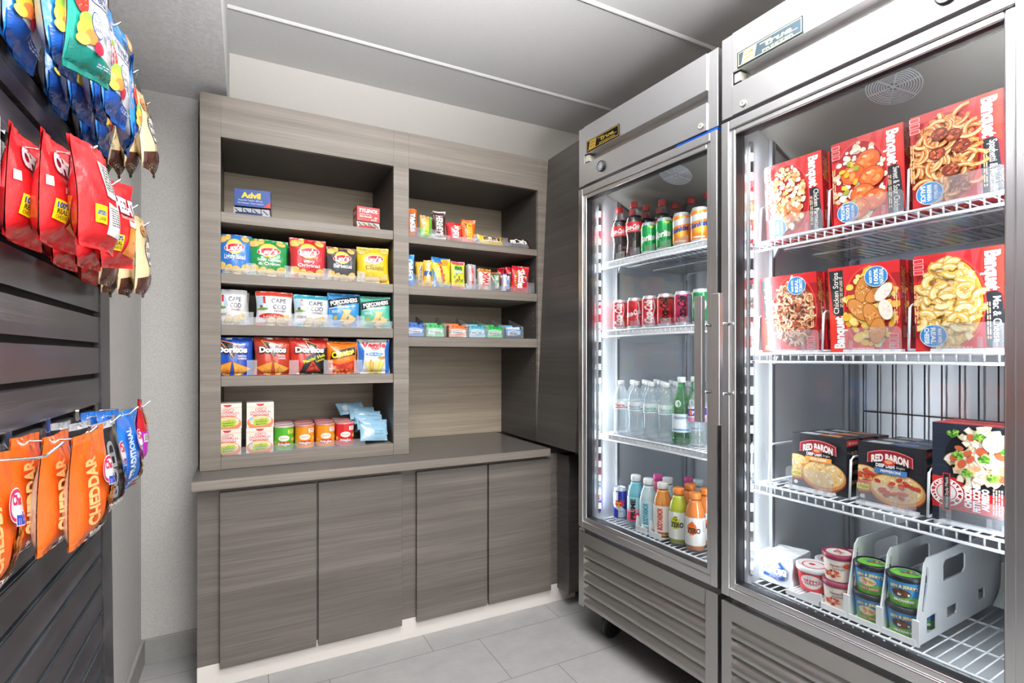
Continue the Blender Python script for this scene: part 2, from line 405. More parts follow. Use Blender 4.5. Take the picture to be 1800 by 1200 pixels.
def bottle(name, prof, shell, drinkcol, label=None, lab=None, cap=None, fill=None, labm='plastic'):
    # prof: radius/height of the shell; lab=(z0,z1,r,base colour); cap=(z0,z1,r,colour)
    o = empty(name); g = G(); g.lathe(prof, 'dfeaf0', shell, 28); obj('bottle', g, o)
    if drinkcol:
        top = fill or prof[-1][1]*.8; g = G(); q = [(0, .002)]+[(max(0, r*.94), z+.001) for r, z in prof if 0 < z < top]; q = [a for a in q if a[0] >= 0]
        rr = q[-1][0]; q += [(rr, top), (0, top)]; g.lathe(q, drinkcol, 'drink', 24); obj('drink', g, o)
    if lab:
        z0, z1, r, bc = lab; g = G(); g.lathe([(r, z0), (r, z1)], bc, labm, 32)
        if label: decal(g, label, 2.6*r, z1-z0, lambda x, y, off: on_cyl(r)(x, y+z0, off), labm, .0003, .00005, .007)
        obj('label', g, o)
    z0, z1, r, cc = cap; g = G(); g.lathe([(r*.96, z0), (r, z0+.001), (r, z1-.003), (r*.9, z1), (0, z1)], cc, 'plastic', 22); obj('cap', g, o)
    return o
# ================= the room =================
XL, XR, YB, YN = -.349, 2.08, 2.70, -2.4      # left wall, right wall, wall behind the shelving, wall behind the camera
SOF, SX, NY = 2.194, -.059, 2.41              # soffit height, its right edge, niche wall at the left
struct('floor', G().box(XL-.1, XR+.1, YN-.1, YB+.1, -.06, 0, 'fff', 'floor_tile'))
struct('ceiling', G().box(XL-.1, XR+.1, YN-.1, YB+.1, CEIL, CEIL+.06, 'fff', 'ceiling_smooth'))
o = struct('trim_1', G().box(XL-.05, SX, YN, YB+.05, SOF, CEIL+.03, 'fff', 'ceiling_rough'))
struct('wall_left', G().box(XL-.1, XL, YN-.1, NY, 0, CEIL, 'fff', 'wallpaper'))
struct('wall_far', G().box(XL-.1, -.162, NY, YB+.1, 0, CEIL, 'fff', 'wallpaper'))
struct('wall_back', G().box(-.162, XR+.1, YB, YB+.1, 0, CEIL, 'fff', 'wall_paint'))
struct('wall_right', G().box(XR, XR+.1, YN-.1, YB, 0, CEIL, 'fff', 'wall_paint'))
struct('wall_near', G().box(XL-.1, XR+.1, YN-.1, YN, 0, CEIL, 'fff', 'wall_paint'))
struct('baseboard_back', G().box(XL+.012, -.163, NY-.012, NY, 0, .095, 'fff', 'base_grey'), .002)
struct('baseboard_left', G().box(XL, XL+.012, -.2, NY, 0, .095, 'fff', 'base_grey'), .002)
for k, yy in enumerate((2.34, 1.664, .988, .312, -.364, -1.04, -1.716)):   # battens across the ceiling joints
    g = G(); n = 8
    pr = [(-.012+.024*i/n, CEIL-.009*math.sin(PI*i/n)) for i in range(n+1)]
    g.grid(lambda a, b: (SX+(XR-SX)*b, yy+pr[int(round(a*n))][0], pr[int(round(a*n))][1]), n, 1, 'fff', 'ceiling_smooth', True)
    struct('trim_%d' % (k+2), g)
for i, (x, y, sx, sy, p_) in enumerate(LAMPS):
    t = tag(empty('ceiling_light', (x, y, CEIL)), ['flat rectangular ceiling light over the aisle by the upright freezer', 'flat rectangular ceiling light behind the camera', 'flat rectangular ceiling light by the rear wall'][i], 'ceiling light')
    obj('light_frame', G().box(-sx/2-.03, sx/2+.03, -sy/2-.03, sy/2+.03, -.03, 0, 'e8e8e8', 'white_plastic'), t)
    obj('diffuser', G().box(-sx/2, sx/2, -sy/2, sy/2, -.036, -.031, 'fff', 'lamp_glow'), t)
# patch of bare plaster showing where the wallpaper is torn, left wall
pts = [(2.02, 1.44), (2.19, 1.43), (2.21, 1.78), (2.02, 1.80), (2.012, 1.7), (2.024, 1.62), (2.01, 1.55)]
g = G(); ids = [g.pt((XL+.0015, y, z)) for y, z in pts]
for t_ in tess(pts): g.fc([ids[i] for i in t_], 'fff', 'wall_paint')
struct('trim_9', g)

g = G(); g.box(-.3, 1.8, YN, YN+.02, 0, .06, '0', 'white_plastic'); g.box(-.3, 1.8, YN, YN+.02, 2.42, 2.48, '0', 'white_plastic')
for xx in (-.3, .73, 1.74): g.box(xx, xx+.06, YN, YN+.02, .06, 2.42, '0', 'white_plastic')
struct('added_fill_frame_1', g)  # unseen frame, added to go with the fill light on the near wall
# ================= slatwall =================
sw = tag(empty('slatwall_panel', (-.345, .6, 0)), 'dark grey woodgrain slatwall covering the left wall with hanging snack hooks', 'slatwall')
GP = .0762; Z0 = 1.057-13*GP
def yend(z): return 1.64+.075*max(0, (1.5-z)/1.5)**1.3
g = G(); y0 = -1.6
g.hexa([(-.347, y0, 0), (-.337, y0, 0), (-.337, yend(0), 0), (-.347, yend(0), 0), (-.347, y0, 2.19), (-.337, y0, 2.19), (-.337, yend(2.19), 2.19), (-.347, yend(2.19), 2.19)], '0', 'dark_gap')
k = -1
while Z0+k*GP < 2.19:
    zb, zt = max(Z0+k*GP, 0), min(Z0+(k+1)*GP-.011, 2.19)
    if zt-zb > .01:
        c = .003
        a, b = yend(zb), yend(zt)
        g.hexa([(-.337, y0, zb), (-.325, y0, zb), (-.325, a, zb), (-.337, a, zb), (-.337, y0, zt), (-.325, y0, zt-c), (-.325, b, zt-c), (-.337, b, zt)], 'fff', 'laminate_slat')
        if k < 11: g.box(-.3369, -.3255, y0, b-.004, zt+.0001, zt+.0017, 'fff', 'aluminium')
    k += 1
g.v = [(x+.345, y-.6, z) for x, y, z in g.v]; obj('grooved_boards', g, sw)
g = G(); e0, e1 = yend(0), yend(2.19)
for z_a, z_b in [(0, .4), (.4, .8), (.8, 1.2), (1.2, 1.6), (1.6, 2.19)]:
    a, b = yend(z_a), yend(z_b)
    g.hexa([(-.347, a, z_a), (-.323, a, z_a), (-.323, a+.1, z_a), (-.347, a+.1, z_a), (-.347, b, z_b), (-.323, b, z_b), (-.323, b+.1, z_b), (-.347, b+.1, z_b)], 'fff', 'laminate_slat')
g.v = [(x+.345, y-.6, z) for x, y, z in g.v]; obj('edge_trim', g, sw)

# ================= shelving unit, worktop, base cabinet =================
FY = 2.248; HX0, HX1 = -.1465, 1.385; A0, A1, B0, B1 = -.0783, .579, .6466, 1.3046; HT, HB, OT = 2.16, .7465, 2.003; BK = 2.668
hu = tag(empty('shelving_unit', (HX0, FY, HB)), 'tall grey-brown woodgrain shelving unit with two open bays, standing on the worktop', 'shelving unit')
def hb(name, g, m=None, bev=.0008):
    g.v = [(x-HX0, y-FY, z-HB) for x, y, z in g.v]; return obj(name, g, hu, bev=bev)
L = 'laminate'
g = G(); g.box(HX0, A0, FY, FY+.02, HB, HT, '0', L); g.box(A1, B0, FY, FY+.02, HB, HT, '0', L); g.box(B1, HX1, FY, FY+.02, HB, HT, '0', L)
g.box(A0, A1, FY, FY+.02, OT, HT, '0', L); g.box(B0, B1, FY, FY+.02, OT, HT, '0', L); hb('face_frame', g)
hb('back_panel', G().box(HX0+.02, HX1-.02, BK, BK+.012, HB, HT-.03, '0', 'laminate_back'))
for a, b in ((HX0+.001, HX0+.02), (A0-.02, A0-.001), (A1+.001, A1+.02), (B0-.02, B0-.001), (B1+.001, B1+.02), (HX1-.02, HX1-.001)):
    hb('side_panel', G().box(a, b, FY+.0201, BK-.0005, HB, HT-.005, '0', 'laminate_shaded'))
for x0, x1 in ((A0, A1), (B0, B1)): hb('top_panel', G().box(x0, x1, FY+.0201, BK-.0005, OT, OT+.02, '0', 'laminate_shaded'))
SL = [(1.7236, 1.684), (1.4896, 1.453), (1.2946, 1.256), (1.0995, 1.060), (.795, .7467)]
SR = [(1.708, 1.677), (1.488, 1.449), (1.2614, 1.219)]
for i, (t_, b_) in enumerate(SL): hb('shelf', G().box(A0+.0005, A1-.0005, FY+(.002 if i == 4 else .008), BK-.001, b_, t_, '0', L))
for t_, b_ in SR: hb('shelf', G().box(B0+.0005, B1-.0005, FY+.008, BK-.001, b_, t_, '0', L))
pin = mesh('shelf_pin', G().lathe([(.003, 0), (.0, .0008)], 'c8c4bc', 'tin', 8))
for yy in (FY+.05, BK-.06):   # pin holes inside the right-hand bay
    for z in (1.085, 1.117, 1.149, 1.30, 1.332, 1.364, 1.396, 1.53, 1.562, 1.594, 1.626):
        q = obj('shelf_pin_hole', pin, hu, (B1-HX0+.0008, yy-FY, z-HB)); q.rotation_euler = (0, -PI/2, 0)
# open door leaf hanging at the right
g = G(); W_ = .345; d0 = Vector((1.362, FY-.002, HT+.004)); b0 = Vector((1.292, FY-.002, .752))
dx = Vector((.018, 0, 0)); dy = Vector((.0, -W_, 0)); 
g.hexa([b0, b0+dy, b0+dy+dx, b0+dx, d0, d0+dy, d0+dy+dx, d0+dx], '0', 'laminate_shaded')
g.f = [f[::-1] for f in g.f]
o = hb('open_door', g); o['label'] = 'woodgrain door leaf, coloured as in shade, standing open at right angles'

wt = tag(obj('worktop', G().box(-.1605, 1.268, 2.069, 2.69, .712, .746, '0', 'laminate_top'), bev=.001), 'long grey-brown woodgrain worktop running under the shelving unit', 'worktop')
wt.data.materials.append(MATS['laminate'])
for p_ in wt.data.polygons:
    if abs(p_.normal.y) > .9: p_.material_index = 1
bc = tag(empty('base_cabinet', (-.1465, 2.12, 0)), 'low grey-brown woodgrain base cabinet with four plain doors and white plinth', 'cabinet')
def bb(name, g, bev=.001):
    g.v = [(x+.1465, y-2.12, z) for x, y, z in g.v]; return obj(name, g, bc, bev=bev)
bb('cabinet_body', G().box(-.1465, 1.44, 2.12, 2.66, .085, .711, '0', 'laminate_base'))
bb('plinth', G().box(-.1465, 1.44, 2.119, 2.14, .0005, .0845, '0', 'toe_white'))
for a, b in ((-.0757, .2448), (.2526, .576), (.6384, .9587), (.9675, 1.2905)):
    d = bb('cabinet_door', G().box(a, b, 2.10, 2.1185, .0708, .6935, '0', 'laminate_base'))
bb('filler_panel', G().box(1.335, 1.345, 2.02, 2.119, .07, .711, '0', 'laminate_shaded').box(1.345, 1.44, 2.03, 2.04, .07, .711, '0', 'laminate_shaded'))

# ================= refrigerator and freezer =================
WF = .686
def coldcase(u, nm, label, cat, badge, thermo, lock, hs, hinge, shelves, zf):
    O, e, n, rz = frame(u)
    root = tag(empty(nm, O, rz), label, cat)
    A = lambda name, g, par=root, bev=0, **k: obj(name, g, par, bev=bev)
    g = G(); w_, s_ = WF, 'steel'; i0, i1, zb, zt = .042, w_-.042, .47, 1.875; y0 = .052
    g.box(0, .012, y0, .75, .14, 2.118, '0', s_); g.box(w_-.012, w_, y0, .75, .14, 2.118, '0', s_)
    g.box(.012, w_-.012, y0, .75, 2.09, 2.118, '0', s_); g.box(.012, w_-.012, .72, .75, .14, 2.09, '0', s_); g.box(.012, w_-.012, y0, .75, .14, .17, '0', s_)
    g.box(.012, i0, y0, y0+.012, zb, zt, '0', s_); g.box(i1, w_-.012, y0, y0+.012, zb, zt, '0', s_)
    g.box(.012, w_-.012, y0, y0+.012, zt, 2.09, '0', s_); g.box(.012, w_-.012, y0, y0+.012, .17, zb, '0', s_)
    A('cabinet_shell', g)
    g = G(); l = 'liner'; a = y0+.0125
    g.box(.02, i0, a, .69, zb-.02, zt, '0', l); g.box(i1, w_-.02, a, .69, zb-.02, zt, '0', l)
    g.box(i0, i1, .66, .69, zb-.02, zt, '0', l); g.box(i0, i1, a, .66, zt-.012, zt, '0', l); g.box(i0, i1, a, .66, zb-.02, zb, '0', l)
    A('liner', g)
    g = G()
    for xx in (i0+.0005, i1-.0125):
        for yy in (.165, .585): 
            g.box(xx, xx+.012, yy, yy+.018, zb+.001, zt-.02, '0', 'pilaster')
            g.box(xx-.0003 if xx > .3 else xx+.0122, xx if xx > .3 else xx+.0125, yy+.007, yy+.011, zb+.01, zt-.03, '0', 'wire_dark')
    A('shelf_pilasters', g)
    # evaporator housing under the roof of the compartment with a fan guard
    g = G(); g.hexa([(i0, .12, 1.858), (i1, .12, 1.858), (i1, .655, 1.62), (i0, .655, 1.62), (i0, .12, 1.861), (i1, .12, 1.861), (i1, .655, 1.861), (i0, .655, 1.861)], '83827b', 'plastic')
    ev = A('evaporator_cover', g)
    g = G(); c0 = Vector((.39, .148, 1.8445)); ux = Vector((1, 0, 0)); uy = Vector((0, .535, -.238)).normalized()
    for k in range(9):
        r = .014+k*.0055; g.tube([c0+ux*r*math.cos(2*PI*i/28)+uy*r*math.sin(2*PI*i/28) for i in range(29)], .0014, '0', 'wire_white', 5)
    for k in range(3): q = ux*math.cos(k*PI/3)*.058+uy*math.sin(k*PI/3)*.058; g.tube([c0-q, c0+q], .0018, '0', 'wire_white', 5)
    obj('fan_guard', g, ev)
    # header
    g = G(); g.box(0, .038, .004, .051, 1.88, 2.12, '0', s_); g.box(w_-.038, w_, .004, .051, 1.88, 2.12, '0', s_)
    g.box(.0385, w_-.0385, .0, .05, 2.004, 2.12, '0', s_); g.box(.0385, w_-.0385, .0, .05, 1.88, 1.966, '0', s_)
    hd = A('header_panel', g, bev=.0012)
    A('finger_recess', G().box(.0385, w_-.0385, .034, .05, 1.966, 2.004, '0', 'steel_dull').box(.042, .062, .006, .034, 1.975, 2.0, 'c9c6b8', 'plastic'))
    # badge
    bg, fgc, sub = badge
    p = P(20, 4.4); p.rect(-9.9, .1, 9.9, 4.3, '1b1d1c'); p.rect(-9.7, .25, 9.7, 4.15, fgc); p.rect(-9.45, .5, 9.45, 3.9, bg)
    p.poly([(-8.6, .55), (-4.3, .55), (-3.5, 3.85), (-7.8, 3.85)], fgc); p.text('GDM', -6.1, 2.9, .6, 'c33' if u == 'R' else 'b8962e', w=2.6, bold=.02); p.text('SERIES', -6.2, 1.6, .5, 'c33' if u == 'R' else 'b8962e', w=2.8, bold=.02)
    p.text('true', 3.0, 2.7, 1.5, fgc, w=8, sh=.35, bold=.03); p.text(sub, 2.9, 1.0, .75, fgc, w=9.4, bold=.02)
    p.ribbon([(-2.6, 3.2), (1.0, 3.2)], .3, fgc); p.ribbon([(6.2, 1.9), (8.6, 1.9)], .2, fgc)
    g = G(); g.box(-.097, .097, -.002, .0005, 0, .044, bg, 'gold'); decal(g, p, .194, .044, lambda x, y, o_: (x, -.002-o_, y), 'gold')
    b = A('badge', g); b.location = (.155, -.001, 2.008); 
    # thermometer, lock
    g = G(); r = .021
    g.lathe([(0, 0), (r, 0), (r, .006), (r*.9, .009), (r*.84, .006)], '1c1c1e', 'black_plastic', 28); g.lathe([(r*.84, .006), (0, .006)], 'a9abae', 'plastic', 28)
    pp = P(2, 2); pp.ring(0, 1, .6, .6, .12, '3b6fc9', PI*.6, PI*1.3); pp.ring(0, 1, .6, .6, .12, '333', PI*1.35, PI*2.4)
    for k in range(12): a_ = PI*(1.3-.133*k); pp.ribbon([(.4*math.cos(a_), 1+.4*math.sin(a_)), (.5*math.cos(a_), 1+.5*math.sin(a_))], .06, '222')
    pp.ribbon([(0, 1), (-.32, 1.25)], .07, 'c22'); decal(g, pp, .042, .042, lambda x, y, o_: (x, y-.021, .006+o_), 'plastic')
    g.v = [(x, -z, y) for x, y, z in g.v]; b = A('thermometer', g); b.location = (thermo, -.0005, 1.924)
    g = G(); g.lathe([(0, 0), (.0095, 0), (.0095, .003), (.0075, .005), (.005, .004), (0, .004)], 'c9c6bd', 'tin', 22); g.box(-.0008, .0008, -.003, .003, .0035, .0045, '222', 'plastic')
    g.v = [(x, -z, y) for x, y, z in g.v]; b = A('key_lock', g); b.location = (lock, -.0005, 1.9)
    # grille
    g = G(); g.box(0, .034, .002, .04, .138, .447, '0', 'steel_dull'); g.box(w_-.046, w_, .002, .04, .138, .447, '0', 'steel_dull'); g.box(.0345, w_-.0465, 0, .04, .398, .447, '0', 'steel_dull')
    g.box(.034, w_-.046, .046, .051, .14, .4, '0', 'dark_gap')
    A('grille_frame', g, bev=.001)
    g = G(); nl = 5; pt_ = .0505
    for k in range(nl):
        z = .398-(k+1)*pt_
        pr = [(.03, z+.048), (.014, z+.036), (.004, z+.02), (.001, z+.008), (.004, z+.001), (.012, z-.002), (.02, z+.002)]
        q = [[g.pt((xx, y_, z_)) for y_, z_ in pr] for xx in (.0345, w_-.0465)]
        for i in range(len(pr)-1): g.fc((q[0][i+1], q[1][i+1], q[1][i], q[0][i]), '0', 'steel_dull', True)
    A('louvres', g)
    for xx in (.07, w_-.07):
        for yy in (.12, .66):
            g = G(); g.lathe([(0, -.014), (.05, -.014), (.055, -.01), (.055, .01), (.05, .014), (0, .014)], '1a1a1c', 'black_plastic', 24)
            g.v = [(z_, y_, x_+.056) for x_, y_, z_ in g.v]; g.box(-.022, .022, -.02, .03, .112, .139, '777', 'tin')
            c_ = A('caster', g); c_.location = (xx, yy, 0)
    # LED strips at both jambs
    for xx, sgn in ((i0+.004, 1), (i1-.004, -1)):
        g = G(); g.box(xx-.004, xx+.004, y0+.016, y0+.028, zb+.05, zt-.06, '0', 'chrome')
        st = A('led_strip', g)
        dm = mesh('led_diode', G().box(-.003, .003, 0, .008, 0, .022, '0', 'led_glow')); z = zb+.07
        while z < zt-.08: obj('led_diode', dm, st, (xx+sgn*.004, y0+.018, z)); z += .058
        l = area('led_strip_light', (xx+sgn*.011, y0+.03, (zb+zt)/2), (0, 0, 0), .012, zt-zb-.14, LED_POWER*(1 if sgn > 0 else .65), (.90, .95, 1.0), root)
        dr = Vector((sgn*.62, .78, 0)); l.rotation_euler = dr.to_track_quat('-Z', 'Y').to_euler()
    # door
    fr_ = .044; g = G(); z0, z1 = .466, 1.869
    def rail(x0, x1, z0_, z1_): g.box(x0, x1, 0, .046, z0_, z1_, '0', s_)
    rail(0, fr_*.62, z0, z1); rail(w_-fr_*.62, w_, z0, z1); rail(fr_*.62, w_-fr_*.62, z0, z0+fr_*.62); rail(fr_*.62, w_-fr_*.62, z1-fr_*.62, z1)
    a, b = fr_*.62, fr_
    for x0, x1, p0, p1 in ((a, b, z0+a, z1-a), (w_-b, w_-a, z0+a, z1-a)): g.box(x0, x1, .006, .044, p0, p1, '0', s_)
    g.box(b, w_-b, .006, .044, z0+a, z0+b, '0', s_); g.box(b, w_-b, .006, .044, z1-b, z1-a, '0', s_)
    dr = A('door', g, bev=.003)
    gk = G(); c0, c1 = fr_-.004, fr_+.001
    for x0, x1, p0, p1 in ((c0, c1, z0+c0, z1-c0), (w_-c1, w_-c0, z0+c0, z1-c0)): gk.box(x0, x1, .01, .04, p0, p1, '0', 'rubber')
    gk.box(c1, w_-c1, .01, .04, z0+c0, z0+c1, '0', 'rubber'); gk.box(c1, w_-c1, .01, .04, z1-c1, z1-c0, '0', 'rubber')
    obj('gasket', gk, dr)
    obj('glass_pane', G().box(c0+.001, w_-c0-.001, .018, .022, z0+c0+.001, z1-c0-.001, '0', 'door_glass'), dr)
    g = G(); g.box(hs-.0135, hs+.0135, -.062, -.044, .976, 1.357, '0', 'steel'); h_ = obj('handle', g, dr, bev=.002)
    for z in (1.27, 1.065): obj('handle_post', G().tube([(hs, -.045, z), (hs, .002, z)], .005, '0', 'chrome', 10), dr)
    g = G(); g.box(hinge-.02, hinge+.02, .004, .03, .449, .462, '0', 'chrome'); g.lathe([(0, .449), (.006, .449), (.006, .4655), (0, .4655)], '0', 'chrome', 10, hinge, .014); A('hinge', g)
    # wire shelves
    for zs in shelves:
        g = G(); f0, f1 = .085, .60; xa, xb = i0+.004, i1-.004; wm = 'wire_white'
        zl = zs-.026
        for zz, rr in ((zs-.003, .0035), (zl, .0035)): g.tube([(xa, f0, zz), (xb, f0, zz)], rr, '0', wm, 8)
        g.box(xa, xb, f0-.001, f0+.003, zl+.003, zs-.005, '0', wm) if u == 'R' else None
        k = xa
        while k < xb: 
            g.tube([(k, f0, zl), (k, f0, zs-.003)], .0022, '0', wm, 5); k += .0235
        k = xa+.008
        while k < xb: g.tube([(k, f0, zs-.002), (k, f1, zs-.002)], .0018, '0', wm, 5); k += .0235
        for yy in (f0+.14, f0+.3, f1): g.tube([(xa, yy, zs-.006), (xb, yy, zs-.006)], .0028, '0', wm, 6)
        for xx in (xa, xb): g.tube([(xx, f0, zs-.006), (xx, f1, zs-.006)], .003, '0', wm, 6)
        A('wire_shelf', g)
    for zs in shelves[:-1]:
        for xx, sg in ((i0+.013, 1), (i1-.013, -1)):
            for yy in (.174, .594): A('shelf_clip', G().hexa2([(xx, yy-.003, zs-.035), (xx+sg*.002, yy-.003, zs-.035), (xx+sg*.002, yy+.003, zs-.035), (xx, yy+.003, zs-.035), (xx, yy-.006, zs-.01), (xx+sg*.018, yy-.006, zs-.01), (xx+sg*.018, yy+.006, zs-.01), (xx, yy+.006, zs-.01)], '0', 'pilaster'))
    return root
fr = coldcase('R', 'refrigerator', 'upright stainless steel glass-door refrigerator full of drinks beside the shelving', 'refrigerator', ('14181a', 'd8b64a', 'REFRIGERATION'), .15, .625, .664, .02, [1.565, 1.283, .858, .496], 0)
fz = coldcase('Z', 'freezer', 'upright stainless steel glass-door freezer full of frozen meals, nearest the camera', 'freezer', ('5d7280', 'f3edc0', 'FREEZER'), .555, .075, .029, .66, [1.513, 1.185, .80, .50], 0)
# blue strip caught in the gap above the refrigerator door
g = G(); g.box(.52, .684, .006, .03, 1.871, 1.8785, '1450b8', 'plastic'); b = obj('blue_strip', g, fr)
# dark wire guard on the freezer's rear wall
g = G()
for k in range(13): x = .075+k*.045; g.tube([(x, .645, .83), (x, .645, 1.15)], .0022, '0', 'wire_dark', 6)
for z in (.985, .84): g.tube([(.075, .643, z), (.63, .643, z)], .0026, '0', 'wire_dark', 6)
obj('rear_guard', g, fz)
# ================= printed designs =================
CH = ['f3d47a', 'efc765', 'f6dc90', 'e8b95a']
def chip(p, x, y, r, rot=.4, c='f2d178'):
    p.ell(x, y, r*1.1, r*.85, 'c9953c', rot); p.ell(x+.04, y+.05, r*1.02, r*.77, c, rot); p.ring(x, y, r*.6, r*.4, r*.1, 'e3b557', .3, 2.6)
def d_crisps(sub, subc='fff', burst='e0202c', sub2=None):
    p = P(10, 13); chip(p, -3.6, 11.2, 1.5); chip(p, -2.0, 11.9, 1.1, 1.2); chip(p, 3.2, 11.6, 1.3, -.5); chip(p, -4.2, 2.4, 1.5, .2); chip(p, 3.3, 1.9, 1.5, .8); chip(p, .6, 1.2, 1.5, -.3); chip(p, -1.8, 1.6, 1.3, .9)
    p.ell(0, 8.7, 2.6, 2.6, 'f9c623'); p.ell(0, 8.9, 2.2, 2.1, 'fce06a'); p.ell(0, 8.3, 3.25, 1.5, 'fff', .14); p.ell(0, 8.3, 3.1, 1.36, 'd8232e', .14)
    p.text("Lay's", -.05, 8.35, 1.75, 'fff', w=5.0, rot=.14, sh=.15, bold=.035)
    for i, t in enumerate(sub): p.text(t, .1, 5.4-1.35*i, 1.0 if len(sub) > 1 else 1.5, subc, w=min(6.5, len(t)*.85), bold=.02)
    return p
def d_cape(bc, low):
    p = P(10, 10); p.rect(-5, 8.6, 5, 10, bc); p.poly([(-5, 4.6), (-1, 5.2), (-2.4, 8.3), (-5, 8.3)], 'bcd9ee'); p.ell(-3.4, 4.7, 1.6, .35, '6f9a4a')
    p.rect(-3.2, 5.2, -2.6, 7.4, 'f2f2f2'); p.rect(-3.25, 6.3, -2.55, 7.9, 'c8322e'); p.poly([(-3.4, 7.9), (-2.4, 7.9), (-2.9, 8.5)], '8f2320'); p.poly([(-4.2, 5), (-3.5, 5), (-3.5, 5.8), (-4.2, 5.8)], '7a4a35')
    p.text('CAPE', 1.2, 7.2, 1.3, '24304a', w=4.2, bold=.01); p.text('COD', 1.5, 5.4, 1.3, '24304a', w=3.8, bold=.01); p.lines(1.5, 4.2, 3.2, .16, 2, '8a6a6a', 3)
    if low: p.ell(-.8, 2.6, 3.6, .9, low); p.text('Less Fat', -.8, 2.6, .6, 'fff', w=4.6)
    else: p.text('Original', -3.2, 3.0, .7, '555', w=3)
    chip(p, 1.8, 1.4, 1.4, .4, 'f0d9a0'); chip(p, -1, 1.1, 1.4, 1.0, 'f0d9a0'); chip(p, 3.6, 2.2, 1.1, 0, 'f0d9a0'); return p
def tri(p, x, y, r, c, rot=0, edge='8a5a2a'):
    q = lambda R: [(x+R*math.cos(rot+k*2*PI/3), y+R*math.sin(rot+k*2*PI/3)) for k in range(3)]
    p.poly(q(r*1.12), edge); p.poly(q(r), c)
def d_corners():
    p = P(10, 10); p.poly([(-5, 5.6), (5, 7.4), (5, 9.4), (-5, 7.9)], '20242a'); p.ribbon([(-4.8, 5.4), (3.6, 6.3)], .16, 'fff')
    p.text('POPCORNERS', -.1, 7.55, 1.25, 'fff', w=8.8, rot=.17, bold=.04)
    for x, y, r, o in ((.6, 4.2, 1.7, .5), (-.4, 2.6, 1.5, 1.6), (2.2, 2.4, 1.7, .1), (.6, 1.2, 1.5, 1.1)): tri(p, x, y, r, 'efcf8e', o, 'd6a858'); p.blobs(x, y, r*.4, r*.4, 5, .06, .14, ['d9a65a', 'f8e6b8'], int(x*9+40))
    p.rect(-3.6, 2.1, -2.6, 3.1, 'c9b23c'); p.lines(-3, 4.6, 2.4, .15, 3, 'e8f2f8', 8); return p
def d_tortilla(hot=False):
    p = P(10, 12); p.rect(-1.6, 11.2, 0, 11.8, 'f2f2f2')
    if hot:
        p.poly([(-2.6, 0), (5, 0), (5, 9), (-1, 5.6)], '1d1a1b'); p.text("Flamin' Hot", 1.2, 5.2, 1.0, 'd8d820', w=6.4, rot=.4, bold=.04); p.text('Limón', 2.9, 4.7, .7, 'd8d820', w=2.6, rot=.4, bold=.03)
        tri(p, .9, 2.1, 2.3, 'c7382c', -.5, '8a1f1a'); p.blobs(.9, 2.1, 1.1, 1.1, 30, .08, .2, ['e05a44', '9c241c', 'ee8a5c'], 5)
    else:
        tri(p, -1.9, 2.0, 2.8, 'ea9c34', .9, 'a85a1c'); tri(p, 1.9, 1.8, 2.7, 'efac48', .1, 'a85a1c'); p.blobs(-1.9, 1.7, 1.2, 1.0, 16, .06, .16, ['b5561f', 'f6c878', 'c7401f'], 2); p.blobs(1.7, 1.6, 1.2, 1.0, 16, .06, .16, ['b5561f', 'f6c878', 'c7401f'], 7)
        p.text('NACHO' if hot is False else '', 2.6, 6.0, .55, 'fff', w=2.1, bold=.02); p.text('CHEESE', 2.6, 5.2, .55, 'fff', w=2.2, bold=.02)
    v = [(-3.2, 11), (.4, 5.4), (2.0, 9.4)] if not hot else [(-1.2, 11), (.8, 6.6), (2.2, 9.4)]
    p.poly(v, '1c1718'); p.ribbon(v+[v[0]], .28, 'f08a3a')
    p.text('Doritos', 0, 8.0, 1.75, 'fff', w=7.8, bold=.05, ol='151213', ow=.07); return p
def d_cheese():
    p = P(9, 10.5); p.poly([(-4.5, 0), (4.5, 0), (4.5, 4.6), (-1, 3.0), (-4.5, 3.6)], 'd8382a')
    r = random.Random(4)
    for i in range(16):
        x, y, a = r.uniform(-3.8, 3.8), r.uniform(.3, 3.2), r.uniform(0, PI); p.ribbon([(x-1.0*math.cos(a), y-1.0*math.sin(a)), (x, y+.2), (x+1.0*math.cos(a), y+1.0*math.sin(a))], .62, r.choice(['f08a4a', 'f4a26a', 'e8602c', 'f7ead8']))
    p.poly([(-4, 4.6), (4, 6.2), (4, 8.9), (-3.6, 7.0)], '1b1512'); p.text('Cheetos', 0, 6.7, 1.9, 'f9d21c', w=7.4, rot=.22, bold=.06, ol='1b1512', ow=.08); p.text('crunchy', .6, 4.6, .7, 'f9d21c', w=3, rot=.15); return p
def d_veggie():
    p = P(10, 12); p.poly([(-5, 0), (-3.7, 0), (-3.2, 8), (-5, 12)], '2f6fc4'); p.poly([(5, 0), (3.7, 0), (3.4, 8), (4.4, 12), (5, 12)], '2f6fc4')
    p.text('Veggie', 0, 10, 1.9, 'd6262c', w=7.6, sh=.15, bold=.04); p.text('Straws', .3, 8.2, 1.2, '6da34a', w=4.4, sh=.15); p.ell(0, 6.7, 2.9, .65, '2f78c8'); p.text('Zesty Ranch', 0, 6.7, .6, 'fff', w=4.6)
    p.ell(2.6, 5.4, 1.1, .5, 'e98a3a', .3); p.ell(1.6, 5.6, .7, .3, '6aa548', .4)
    r = random.Random(3)
    for i in range(15): x = -3+.43*i; p.ribbon([(x*.55, .2), (x, 4.4+r.uniform(-.6, .4))], .62, r.choice(['e8dc5a', 'f2e98a', 'b8c83c', 'f0a23c', 'f7efb0'])); 
    return p
def shelf_item(o, x, y, z, rz=0, rx=0, label=None, cat=None, grp=None, ry=0):
    put(o, (x, y, z), rz, rx, ry); tag(o, label, cat, grp); return o

